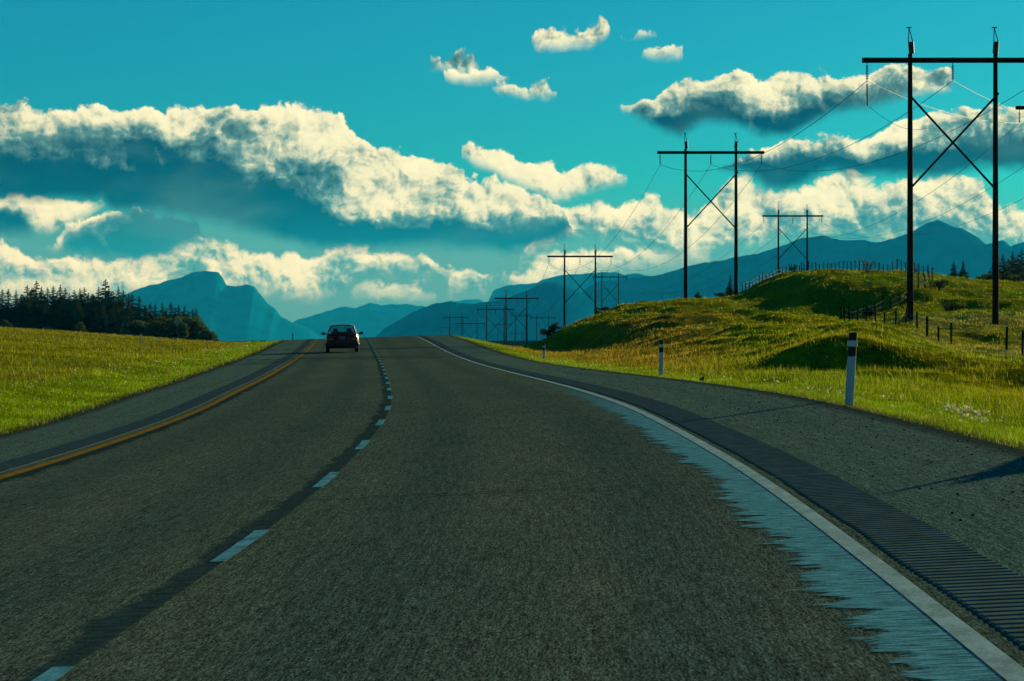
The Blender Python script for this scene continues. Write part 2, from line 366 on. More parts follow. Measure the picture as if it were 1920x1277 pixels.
def ground_z(X, Y, micro=True):
    X = np.asarray(X, float); Y = np.asarray(Y, float)
    z = table_z(X, Y); o = offset_of(X, Y); ao = np.abs(o); Yr = np.clip(Y, -60, 2990)
    zr = CAMZ - rh(Yr) + o * re_(Yr)
    zedge = CAMZ - rh(Yr) + np.sign(o) * RW * re_(Yr) - .03 - .12 * np.clip(ao - RW, 0, 2.5)
    w = sstep(ao, RW + .1, RW + 4.0)
    if micro:
        d = sstep(ao, RW + 2, RW + 10); far = np.clip(Y / 60, .5, 4)
        hum = fbm(X / 5.0, Y / 9.0, 3, 5) * .45 + fbm(X / 1.6, Y / 2.6, 3, 9) * .24
        rightbank = sstep(X, 5, 14) * sstep(Y, 60, 90)
        z = z + d * hum * (0.40 + 1.25 * rightbank) * np.clip(Y / 90, .3, 1.4) * (1 - sstep(Y, 900, 1500) * .5)
        z = z + sstep(ao, RW + .2, RW + 1.5) * (fbm(X / .5, Y / .6, 2, 3) * .07)
    z = zedge * (1 - w) + z * w
    z = np.where(ao < RW + .05, zr - .14, z)
    far = sstep(Y, 2600, 3400)
    return z * (1 - far) + (-.0116 * Y) * far

# ------------------------------------------------------------ materials for the ground
def tint_zone(X, Y):
    """albedo of the vegetation: a property of what grows where"""
    o = offset_of(X, Y); px = 960 + FPX * X / np.maximum(Y, 25)
    n1 = fbm(X / 7, Y / 16, 4, 21) + .5; n2 = fbm(X / 1.7, Y / 5, 3, 31) + .5; n3 = fbm(X / 25, Y / 60, 3, 41) + .5
    olive = np.array([.165, .180, .004]); green = np.array([.120, .215, .004]); brown = np.array([.190, .150, .012]); dull = np.array([.115, .125, .010]); straw = np.array([.23, .22, .05])
    a = (sstep(n1, .36, .64) * np.where(X < 0, .35, .8))[..., None]; b = sstep(n3, .4, .62)[..., None]
    c = olive * (1 - a) + green * a
    c = c * (1 - .25 * b) + dull * .25 * b
    # left meadow: brownish along the top, fresh by the road
    lb = (sstep(Y, 190, 300) * (X < 0) * .30)[..., None]; c = c * (1 - lb) + brown * lb * .9 + olive * lb * .1
    # right: rusty dry grass in the flat beyond the verge, duller bank
    rb = (sstep(o, 8.5, 11) * (1 - sstep(px, 1250, 1420)) * (1 - sstep(Y, 262, 285)) * sstep(Y, 95, 130) * (X > -6))[..., None]
    c = c * (1 - rb) + brown * rb
    st = (sstep(Y, 130, 160) * (1 - sstep(Y, 235, 260)) * sstep(px, 1660, 1760) * (X > 0) * sstep(n1, .3, .6))[..., None] * .8
    c = c * (1 - st) + straw * st
    hb = (sstep(Y, 262, 280) * (px > 960) * (1 - sstep(px, 1640, 1760)))[..., None] * .12
    c = c * (1 - hb) + dull * hb
    # verge strips next to the pavement
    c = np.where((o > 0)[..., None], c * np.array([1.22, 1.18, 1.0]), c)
    v = (np.where(o > 0, 1 - sstep(o, RW + 2.0, RW + 3.6), 1 - sstep(-o, RW + 2.4, RW + 4.2)))[..., None]
    fresh = np.array([.140, .235, .004]); c = c * (1 - v) + fresh * v
    c = c * (.70 + 1.35 * n2[..., None])
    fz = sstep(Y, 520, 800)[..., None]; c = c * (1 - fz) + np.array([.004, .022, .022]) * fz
    g = (sstep(np.abs(o), RW + .75, RW + .25) * (.6 + .4 * n2))[..., None]
    c = c * (1 - g) + np.array([.035, .038, .034]) * g
    return c

def grass_mat(name, transl, ground=False):
    m = bpy.data.materials.new(name); m.use_nodes = True; t = m.node_tree; N = NT(t); p = t.nodes['Principled BSDF']
    a = N.n('ShaderNodeAttribute', attribute_name='tint')
    geo = N.n('ShaderNodeNewGeometry'); pos = geo.outputs['Position']
    mp = N.n('ShaderNodeMapping'); t.links.new(pos, mp.inputs[0]); mp.inputs['Scale'].default_value = (1, .35, 1)
    n1 = N.noise(mp.outputs[0], 2.2, 6, .65); n2 = N.noise(mp.outputs[0], 9.0, 4, .6)
    f = N.lin(n1, .25, .75, .55, 1.4); g = N.lin(n2, .3, .7, .6, 1.35)
    k = N.m('MULTIPLY', f, g)
    c = N.mix(1.0, a.outputs['Color'], N.xyz(k, k, k), 'MULTIPLY')
    t.links.new(c, p.inputs['Base Color']); p.inputs['Roughness'].default_value = .9; p.inputs['Specular IOR Level'].default_value = .0
    if ground:
        b = N.n('ShaderNodeBump'); b.inputs['Strength'].default_value = 1.0; b.inputs['Distance'].default_value = .25
        t.links.new(N.m('ADD', n1, N.m('MULTIPLY', n2, .35)), b.inputs['Height']); t.links.new(b.outputs[0], p.inputs['Normal'])
    tr = N.n('ShaderNodeBsdfTranslucent'); t.links.new(c, tr.inputs[0]); ms = N.n('ShaderNodeMixShader'); ms.inputs[0].default_value = transl
    out = t.nodes['Material Output']; t.links.new(p.outputs[0], ms.inputs[1]); t.links.new(tr.outputs[0], ms.inputs[2]); t.links.new(ms.outputs[0], out.inputs[0])
    return m
M_ground = grass_mat('meadow_ground', 0.0, True); M_grass = grass_mat('grass_blades', .55)

def asphalt_mat():
    m = bpy.data.materials.new('asphalt'); m.use_nodes = True; t = m.node_tree; N = NT(t); p = t.nodes['Principled BSDF']
    uv = N.n('ShaderNodeUVMap'); s = N.n('ShaderNodeSeparateXYZ'); t.links.new(uv.outputs[0], s.inputs[0]); o, y = s.outputs[0], s.outputs[1]
    wob = N.m('MULTIPLY', N.m('SUBTRACT', N.noise(N.xyz(0.0, y), .6, 5, .7), .5), .10)
    ow = N.m('ADD', o, wob)
    lane = N.m('MULTIPLY', N.ss(ow, -3.98, -3.94), N.ss(ow, 3.88, 3.84))
    grain = N.noise(N.xyz(o, N.m('MULTIPLY', y, .45)), 75, 3, .75)
    grain2 = N.noise(N.xyz(o, N.m('MULTIPLY', y, .25)), 14, 5, .7)
    patch = N.noise(N.xyz(o, N.m('MULTIPLY', y, .12)), .8, 5, .6)
    streak = N.noise(N.xyz(N.m('MULTIPLY', o, 3.0), N.m('MULTIPLY', y, .03)), 1.0, 5, .7)
    c_lane = N.mix(N.ss(patch, .3, .7), (.095, .150, .106), (.128, .182, .122))
    c_sh = N.mix(N.ss(streak, .35, .65), (.100, .190, .142), (.135, .225, .165))
    c = N.mix(lane, c_sh, c_lane)
    wheel = N.m('MULTIPLY', N.m('SUBTRACT', 1.0, N.ss(N.m('ABSOLUTE', N.m('SUBTRACT', N.m('ABSOLUTE', N.m('SUBTRACT', N.m('ABSOLUTE', o), 1.85)), .85)), .15, .5)), lane)
    c = N.mix(N.m('MULTIPLY', wheel, .5), c, (.070, .128, .098))
    st2 = N.ss(streak, .56, .72); c = N.mix(N.m('MULTIPLY', st2, .3), c, (.07, .11, .085))
    g1 = N.noise(N.xyz(N.m('MULTIPLY', o, 95.0), N.m('MULTIPLY', y, 11.0)), 1.0, 2, .7)
    g2 = N.noise(N.xyz(N.m('MULTIPLY', o, 50.0), N.m('MULTIPLY', y, 3.2)), 1.0, 2, .7)
    g3 = N.noise(N.xyz(N.m('MULTIPLY', o, 20.0), N.m('MULTIPLY', y, .7)), 1.0, 2, .7)
    k = N.m('MULTIPLY', N.m('MULTIPLY', N.lin(g1, .3, .7, .15, 2.0), N.lin(grain2, .25, .75, .75, 1.25)), N.m('MULTIPLY', N.lin(g2, .3, .7, .5, 1.5), N.lin(g3, .3, .7, .72, 1.28)))
    c = N.mix(1.0, c, N.xyz(k, k, k), 'MULTIPLY')
    edge = N.m('MULTIPLY', N.ss(N.m('ABSOLUTE', ow), 5.9, 6.2), .75); c = N.mix(edge, c, (.045, .055, .045))
    t.links.new(c, p.inputs['Base Color']); p.inputs['Roughness'].default_value = .95; p.inputs['Specular IOR Level'].default_value = .0
    b = N.n('ShaderNodeBump'); b.inputs['Strength'].default_value = .55; b.inputs['Distance'].default_value = .012
    t.links.new(grain, b.inputs['Height']); t.links.new(b.outputs[0], p.inputs['Normal'])
    return m
M_asphalt = asphalt_mat()
def sheet_mat(name, color, rough=.6, alpha_lo=1.0, alpha_hi=1.0, sx=6.0, sy=2.0, var=.25):
    """paint or sealant, worn so that the asphalt shows through"""
    m = bpy.data.materials.new(name); m.use_nodes = True; t = m.node_tree; N = NT(t); p = t.nodes['Principled BSDF']
    uv = N.n('ShaderNodeUVMap'); s = N.n('ShaderNodeSeparateXYZ'); t.links.new(uv.outputs[0], s.inputs[0])
    n = N.noise(N.xyz(N.m('MULTIPLY', s.outputs[0], sx), N.m('MULTIPLY', s.outputs[1], sy)), 1.0, 6, .7)
    g = N.noise(N.xyz(s.outputs[0], s.outputs[1]), 60, 3, .7)
    lo = tuple(c * (1 - var) for c in color); hi = tuple(c * (1 + var) for c in color)
    t.links.new(N.mix(N.ss(N.m('MULTIPLY', N.m('ADD', n, g), .5), .38, .62), lo, hi), p.inputs['Base Color']); p.inputs['Roughness'].default_value = rough
    p.inputs['Specular IOR Level'].default_value = .0
    if alpha_lo < 1: t.links.new(N.ss(N.m('MULTIPLY_ADD', g, .35, N.m('MULTIPLY', n, .65)), .34, .62, alpha_lo, alpha_hi), p.inputs['Alpha'])
    return m
M_white = sheet_mat('white_road_paint', (.44, .70, .62), var=.2, alpha_lo=.75)
M_dash = sheet_mat('blue_white_dash_paint', (.15, .52, .58), var=.25, alpha_lo=.6)
M_yellow = sheet_mat('yellow_road_paint', (.42, .25, .03), var=.25, alpha_lo=.75)
M_smear = sheet_mat('worn_paint_smear', (.075, .36, .41), var=.4, alpha_lo=.12, alpha_hi=.9, sx=3, sy=14)
M_seal = sheet_mat('dark_sealant', (.030, .080, .082), rough=.75, alpha_lo=.1, alpha_hi=.85, sx=3, sy=5)
M_crack = sheet_mat('crack_sealant', (.03, .05, .045), rough=.6, alpha_lo=.5, sx=3, sy=5)
M_pale = sheet_mat('pale_crack', (.20, .30, .28), rough=.8, alpha_lo=.2, sx=3, sy=5)
M_rumble = sheet_mat('rumble_asphalt', (.150, .225, .170), rough=.9)
M_wood = mat('weathered_pole_wood', (.022, .020, .012), .95, var=.35, scale=3, bump=.3, spec=.05)
M_postwood = mat('grey_post_wood', (.022, .028, .022), .95, var=.35, scale=8, bump=.3, spec=.05)
M_steel = mat('galvanised_steel', (.30, .31, .30), .5, metal=.7, var=.15)
M_darksteel = mat('dark_hardware', (.05, .05, .05), .6, metal=.5, var=.2)
M_wire = mat('aluminium_cable', (.06, .075, .075), .55, metal=.4, var=.1)
M_glassins = mat('brown_porcelain', (.06, .035, .025), .25, var=.2)
M_bark = mat('conifer_bark', (.045, .033, .024), .95, var=.3, scale=10)
M_needle = mat('spruce_needles', (.026, .066, .030), .8, var=.45, scale=2.0, transl=.25, spec=.15)
M_needle2 = mat('pine_needles_light', (.045, .085, .026), .8, var=.45, scale=2.0, transl=.3, spec=.15)
M_leaf = mat('broad_leaves', (.075, .120, .020), .7, var=.45, scale=2.5, transl=.45, spec=.2)
M_leafd = mat('shrub_leaves', (.045, .075, .020), .75, var=.45, scale=2.5, transl=.35, spec=.2)
M_flower = mat('white_flower', (.72, .70, .52), .8, var=.15, transl=.4)
M_stone = mat('grey_stone', (.05, .08, .065), .9, var=.4, scale=20, spec=.0)

# ------------------------------------------------------------ ground, road and its markings
def build_ground():
    apex = -60.0
    ys = [-55.0]
    while ys[-1] < 3600: ys.append(ys[-1] + max((ys[-1] - apex) * .0058, .25) if ys[-1] > 10 else ys[-1] + 2.5)
    while ys[-1] < 29500: ys.append(ys[-1] * 1.08)
    ys = np.array(ys)
    u = np.concatenate([np.linspace(-1.6, -.36, 30), np.arange(-.35, .42, .00105 * 1.15), np.linspace(.43, 1.8, 30)])
    YY, UU = np.meshgrid(ys, u, indexing='ij'); XX = UU * (YY - apex) * .62 + rx(np.clip(YY, -60, 300)) * sstep(250 - YY, -200, 100)
    Z = ground_z(XX, YY)
    ny, nx = YY.shape; idx = np.arange(ny * nx).reshape(ny, nx)
    F = np.stack([idx[:-1, :-1], idx[:-1, 1:], idx[1:, 1:], idx[1:, :-1]], -1).reshape(-1, 4)
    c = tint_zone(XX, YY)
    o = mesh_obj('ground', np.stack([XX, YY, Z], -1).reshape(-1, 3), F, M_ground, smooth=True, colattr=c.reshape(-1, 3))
    tag(o, kind='structure'); return o
build_ground()

def ribbon(name, y0, y1, o0, o1, up, m, parent=None, step=1.0, n=1):
    """sheet lying on the road between two offsets (numbers or functions of distance)"""
    ys = np.arange(y0, y1 + step * .5, step); fo0 = o0 if callable(o0) else (lambda y: np.full_like(y, o0)); fo1 = o1 if callable(o1) else (lambda y: np.full_like(y, o1))
    a, b = fo0(ys), fo1(ys); vs = []; uv = []
    for k in range(n + 1):
        q = a + (b - a) * k / n; vs.append(road(q, ys, up)); uv.append(np.stack([q, ys], -1))
    V = np.stack(vs, 1); UVv = np.stack(uv, 1); ny = len(ys); idx = np.arange(ny * (n + 1)).reshape(ny, n + 1)
    F = np.stack([idx[:-1, :-1], idx[:-1, 1:], idx[1:, 1:], idx[1:, :-1]], -1).reshape(-1, 4)
    return mesh_obj(name, V.reshape(-1, 3), F, m, parent, smooth=True, uv=UVv.reshape(-1, 2))
ROAD = tag(ribbon('road', -50, 900, -RW, RW, 0, M_asphalt, n=24), kind='structure')
rs = np.random.RandomState(4)
wob = lambda y, s, a, seed: fbm(y / s, y * 0 + .3, 4, seed) * a
k = -1; Y0 = 12.12
while Y0 + 9 * k < 262:
    yc = Y0 + 9 * k
    if yc > 0: ribbon('lane_dash', yc - 1.5, yc + 1.5, lambda y: -.05 + wob(y, .3, .02, 60), lambda y: .05 + wob(y, .3, .015, 61), .008, M_dash, ROAD, step=.25)
    k += 1
ribbon('white_edge_line', -20, 300, 3.645, 3.755, .010, M_white, ROAD, step=.5)
ribbon('yellow_edge_line', -20, 300, -3.77, -3.63, .010, M_yellow, ROAD, step=.5)
def ragged_mat(name, color, o_edge, side, width, ragged, lo, hi, y_fade, ky=9.0):
    """thin worn film: its free edge breaks up into streaks across the lane"""
    m = bpy.data.materials.new(name); m.use_nodes = True; t = m.node_tree; N = NT(t); p = t.nodes['Principled BSDF']; p.inputs['Roughness'].default_value = .9; p.inputs['Specular IOR Level'].default_value = 0
    uv = N.n('ShaderNodeUVMap'); q = N.n('ShaderNodeSeparateXYZ'); t.links.new(uv.outputs[0], q.inputs[0]); o, y = q.outputs[0], q.outputs[1]
    d = N.m('MULTIPLY', N.m('SUBTRACT', o, o_edge), side)
    w = N.m('MULTIPLY_ADD', N.noise(N.xyz(3.0, y), .55, 2, .5), width, width * .45)
    n1 = N.noise(N.xyz(N.m('MULTIPLY', o, 1.6), N.m('MULTIPLY', y, ky * .33)), 1.0, 7, .70); n2 = N.noise(N.xyz(N.m('MULTIPLY', o, 6.0), N.m('MULTIPLY', y, ky * 2.2)), 1.0, 4, .7); g = N.noise(N.xyz(o, N.m('MULTIPLY', y, .5)), 55, 3, .75)
    v = N.m('SUBTRACT', N.m('ADD', w, N.m('MULTIPLY', N.m('SUBTRACT', n1, .5), ragged)), d)
    a = N.m('MULTIPLY', N.ss(v, -.015, .07), N.ss(N.m('ADD', N.m('MULTIPLY', n2, .6), N.m('MULTIPLY', g, .4)), .36, .58, lo, hi))
    a = N.m('MULTIPLY', a, N.ss(y, y_fade[1], y_fade[0]))
    t.links.new(a, p.inputs['Alpha']); t.links.new(N.mix(N.ss(n2, .3, .7), tuple(c * .65 for c in color), tuple(c * 1.3 for c in color)), p.inputs['Base Color'])
    return m
ribbon('sealant_band', 6, 255, -.62, .03, .004, ragged_mat('dark_sealant_film', (.045, .105, .10), .03, -1, .22, .22, .35, .85, (120, 400), 3.0), ROAD, step=.5)
ribbon('paint_smear', 8, 190, 2.85, 3.645, .006, ragged_mat('worn_paint_smear', (.17, .56, .60), 3.645, -1, .38, .95, .35, .95, (34, 80)), ROAD, step=.5)
ribbon('sealant_smear', 14, 200, -3.62, -2.9, .006, ragged_mat('dark_smear', (.03, .075, .08), -3.62, 1, .20, .55, .2, .85, (60, 190), 5.0), ROAD, step=.5)
def rumble(o0, o1, y0, y1):
    ys = []; ups = []; y = y0
    while y < y1:
        for d, h in ((0, .006), (.07, .006), (.095, .011), (.165, .011)): ys.append(y + d); ups.append(h)
        y += .19
    ys = np.array(ys); ups = np.array(ups); cols = []; uvs = []; wv_ = fbm(ys / 2.2, ys * 0, 3, 33) * .03
    for o, u in ((o0 - .012, .003), (o0, None), (o1, None), (o1 + .012, .003)):
        a = road(np.full_like(ys, o) + wv_, ys, 0); a[:, 2] += ups if u is None else u; cols.append(a); uvs.append(np.stack([np.full_like(ys, o), ys], -1))
    V = np.stack(cols, 1).reshape(-1, 3); n = len(ys); i = np.arange(n - 1)[:, None] * 4 + np.arange(3)[None, :]; F = np.stack([i, i + 1, i + 5, i + 4], -1).reshape(-1, 4)
    return mesh_obj('rumble_strip', V, F, M_rumble, ROAD, uv=np.stack(uvs, 1).reshape(-1, 2))
rumble(3.86, 4.30, 8, 270); rumble(-4.42, -3.95, 8, 270)
def crack(y, o0, o1, slope=0.0, w=.03, m=None, up=.012, seed=1):
    n = 60; os_ = np.linspace(o0, o1, n); yy = y + slope * (os_ - o0) + fbm(os_ / .6, os_ * 0, 4, seed) * .25; ww = w * (.5 + vnoise(os_ * 5, os_ * 0, seed + 7))
    a = road(os_, yy - ww / 2, up); b = road(os_, yy + ww / 2, up); V = np.stack([a, b], 1).reshape(-1, 3); i = np.arange(n - 1) * 2; F = np.stack([i, i + 1, i + 3, i + 2], -1)
    uv = np.stack([np.stack([os_, yy], -1)] * 2, 1).reshape(-1, 2); return mesh_obj('crack', V, F, m or M_crack, ROAD, uv=uv)
crack(26.3, -.35, 2.2, .03, .05, seed=3); crack(26.35, 1.2, 4.6, .02, .035, M_pale, .021, 4)
crack(38.5, 4.35, 6.1, .1, .06, seed=5); crack(150, -4, 3.7, 0, .5, seed=6); crack(146, -6.1, -.5, .2, .35, seed=7)
crack(62, -6.2, -4.4, -.1, .12, seed=8); crack(88, -6.2, -4.4, .1, .2, seed=9); crack(137, -6.2, -4.4, .1, .4, seed=11); crack(131, -6.2, -4.4, .2, .4, seed=12); crack(185, -6.2, -4.4, .2, .6, seed=13)

# stones scattered on the shoulders
def stones():
    v = []; f = []; b = 0
    for side, n, y0, y1 in ((1, 1500, 20, 110), (-1, 350, 40, 130)):
        for i in range(n):
            y = y0 * (y1 / y0) ** random.random(); o = side * (4.5 + 1.9 * random.random() ** .7); r = random.choice((.004, .005, .006, .010)) * random.uniform(.6, 1.2) * (1 + y / 150)
            p = road(o, y, r * .3) if abs(o) < RW else road(math.copysign(RW, o), y, 0)
            m = random.random() * 3
            q = [(r * math.cos(m + t * 1.257) * random.uniform(.6, 1.3), r * math.sin(m + t * 1.257) * random.uniform(.6, 1.3), random.uniform(-.2, .3) * r) for t in range(5)] + [(0, 0, r * .8), (0, 0, -r * .6)]
            v += [(p[0] + a, p[1] + c, p[2] + d) for a, c, d in q]
            for t in range(5): f.append((b + t, b + (t + 1) % 5, b + 5)); f.append((b + (t + 1) % 5, b + t, b + 6))
            b += 7
    tag(mesh_obj('gravel', v, f, M_stone), 'loose dark gravel scattered over the paved shoulders', 'gravel', kind='stuff')
stones()

# ------------------------------------------------------------ grass
def build_grass(n, y0, y1, name, hscale=1.0, verge=False, seed=1, label=None, blades=4):
    r = np.random.default_rng(seed)
    Y = y0 * (y1 / y0) ** r.random(n)
    if verge:
        side = np.where(r.random(n) < .62, 1, -1); o = side * (RW + .05 + (r.random(n) ** 1.4) * np.where(side > 0, 3.0, 4.0)); X = rx(Y) + o
    else:
        u = r.uniform(-.195, .185, n); X = u * Y
    px = 960 + FPX * X / Y; o = X - rx(Y)
    dens = np.where(np.abs(o) < RW + .7, r.random(n) < sstep(np.abs(o), RW - .05, RW + .7), True)
    keep = (np.abs(o) > RW - .02) & (px > -260) & (px < 2150) & dens
    X, Y, o, px = X[keep], Y[keep], o[keep], px[keep]; n = len(X)
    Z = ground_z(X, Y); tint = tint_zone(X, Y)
    cl = fbm(X / .9, Y / 2.0, 3, 77) + .5
    H = (.05 + .11 * r.random(n)) * (.2 + 1.6 * cl) * hscale * np.where(np.abs(o) < RW + 3, .62, 1.0) * (1 + Y / 1400)
    Wd = np.maximum(.008, Y * .00016) * (.7 + .8 * r.random(n))
    V = []; C = []
    for b in range(blades):
        a = r.uniform(0, 2 * np.pi, n); dx = r.normal(0, .05, n) * (1 + Y / 120); dy = r.normal(0, .09, n) * (1 + Y / 120)
        bx, by = X + dx, Y + dy; bz = ground_z(bx, by) - .02; lean = r.normal(0, .30, (n, 2)) * H[:, None]; lean[:, 0] -= .1 * H
        hh = H * r.uniform(.6, 1.15, n)
        p0 = np.stack([bx - np.cos(a) * Wd / 2, by - np.sin(a) * Wd / 2, bz], -1); p1 = np.stack([bx + np.cos(a) * Wd / 2, by + np.sin(a) * Wd / 2, bz], -1)
        p2 = np.stack([bx + lean[:, 0], by + lean[:, 1], bz + hh], -1)
        V.append(np.stack([p0, p1, p2], 1)); j = r.uniform(.45, 1.5, (n, 1)) * (.6 + .8 * cl[:, None]); w = r.random((n, 1)) < .12
        cc = np.where(w, np.array([.42, .38, .10]), tint * j); C.append(np.repeat(cc[:, None, :], 3, 1))
    V = np.concatenate(V).reshape(-1, 3); C = np.concatenate(C).reshape(-1, 3); F = np.arange(len(V)).reshape(-1, 3)
    ok = V.reshape(-1, 3, 3)
    return tag(mesh_obj(name, V, F, M_grass, colattr=C), label, 'grass', kind='stuff')
build_grass(60000, 26, 260, 'verge_grass', 1.0, True, 3, 'bright green short grass along both pavement edges', 4)
build_grass(150000, 34, 470, 'meadow_grass', 1.25, False, 5, 'tall yellow green and rusty meadow grass over the fields and banks', 3)

def flowers():
    v = []; f = []; b = 0; C = []
    spots = [(1785, 790), (1800, 796), (1812, 800), (1826, 806), (1548, 742), (1440, 726)]
    P = []
    for i in range(520):
        side = random.random(); y = 30 * (230 / 30) ** random.random()
        o = (RW + .5 + abs(random.gauss(0, .9))) if side < .4 else -(RW + .8 + random.random() * 3.2)
        if vnoise(y / 3.0, o, 91) < .55: continue
        P.append((float(rx(y)) + o, y, .012))
    for i in range(70):   # the pale patch beside the right verge and one by the post
        t = random.random(); y = 44.5 - 2.6 * t + random.gauss(0, .25); x = 5.95 + .12 * t + random.gauss(0, .10) + (y - 43) * .03; P.append((x, y, .014))
    for i in range(25): y = 50 + random.gauss(0, 1.2); P.append((float(rx(y)) + RW + .7 + random.gauss(0, .2), y, .010))
    for x, y, r in P:
        z = float(ground_z(np.array(x), np.array(y))) + random.uniform(.10, .24); r *= random.uniform(.5, 1.1) * (1 + y / 80)
        for q in range(2):
            a = random.random() * 6.3; t = random.uniform(-.8, .8); ax = Vector((math.cos(a), math.sin(a), t)).normalized(); bx = ax.cross(Vector((0, 0, 1))).normalized(); cx = ax.cross(bx)
            pts = [Vector((x, y, z)) + (bx * math.cos(k * 1.257) + cx * math.sin(k * 1.257)) * r for k in range(5)]; v += pts; f.append(tuple(range(b, b + 5))); b += 5
    tag(mesh_obj('wildflowers', v, f, M_flower), 'tiny white flower heads dotted through the roadside grass', 'wildflowers', kind='stuff')
flowers()

# ------------------------------------------------------------ mountains
def mountain(name, prof, D, depth, color, seed):
    base = -.0125 * D
    m = mat('hazed_rock_' + name, color, .95, var=.25, scale=.004, spec=0.0)
    xs = np.array([p[0] for p in prof], float); rr = np.array([p[1] for p in prof], float); px = np.arange(xs[0], xs[-1] + 1, 2.0); row = np.interp(px, xs, rr)
    row = row + fbm(px / 9, px * 0, 4, seed) * 3.0
    X = (px - 960) / FPX * D; Zt = CAMZ + (HZ - row) / FPX * D
    nt = 26; t = np.linspace(-1, 1, nt); V = []
    for j, tt in enumerate(t):
        prof_t = (1 - abs(tt)) ** 1.25; y = D + tt * depth; nx = fbm(X / (depth * .16), np.full_like(X, tt * 6 + seed), 5, seed) * (1 - prof_t) * 2 * prof_t
        hgt = (Zt - base) * prof_t * (1 + .45 * nx)
        V.append(np.stack([X * (1 + tt * depth / D * .5), np.full_like(X, y) + fbm(X / 900, X * 0 + 3, 3, seed) * depth * .25 * (1 - abs(tt)), base + hgt], -1))
    V = np.stack(V, 0); idx = np.arange(nt * len(px)).reshape(nt, len(px)); F = np.stack([idx[:-1, :-1], idx[:-1, 1:], idx[1:, 1:], idx[1:, :-1]], -1).reshape(-1, 4)
    o = mesh_obj(name, V.reshape(-1, 3), F, m, smooth=True); tag(o, kind='structure'); return o
MC = (.002, .20, .32)  # blue of the distant haze painted into the mountains' base colour
mountain('mountain_peak', [(-200,640),(60,600),(140,572),(200,558),(235,545),(280,527),(297,525),(312,518),(340,512),(355,503),(378,499),(405,501),(412,512),(420,528),(440,530),(460,526),(475,532),(480,540),(500,565),(515,575),(525,590),(545,600),(575,612),(640,650)], 20000, 1600, MC, 5)
mountain('far_mountains', [(480,640),(530,612),(545,603),(560,595),(590,588),(620,578),(640,571),(670,573),(695,562),(715,568),(760,566),(790,570),(820,575),(900,590),(960,620)], 25000, 1800, MC, 9)
mountain('distant_summit', [(820,590),(850,562),(880,556),(895,556),(915,562),(960,590)], 30000, 1500, MC, 12)
mountain('forested_ridge', [(690,650),(705,630),(725,611),(750,596),(780,579),(800,570),(817,564),(847,560),(868,564),(888,565),(915,561),(950,554),(988,538),(1020,524),(1043,523),(1060,530),(1081,539),(1110,560),(1160,600),(1200,640)], 11500, 1000, MC, 15)
mountain('pale_ridge', [(900,640),(916,560),(925,540),(935,535),(955,529),(1005,525),(1020,518),(1055,509),(1126,502),(1156,503),(1171,509),(1193,505),(1221,510),(1300,540),(1400,600)], 21000, 1500, MC, 19)
mountain('mountain_range', [(1040,620),(1081,556),(1101,533),(1131,520),(1179,515),(1231,510),(1260,500),(1300,487),(1330,482),(1375,475),(1420,468),(1440,460),(1470,450),(1500,437),(1540,432),(1570,440),(1620,442),(1640,445),(1680,435),(1700,428),(1720,418),(1740,408),(1757,403),(1775,412),(1790,418),(1800,417),(1815,425),(1845,448),(1865,445),(1877,441),(1893,453),(1905,447),(1940,440),(2100,450),(2400,480),(2700,600)], 13500, 1200, MC, 23)

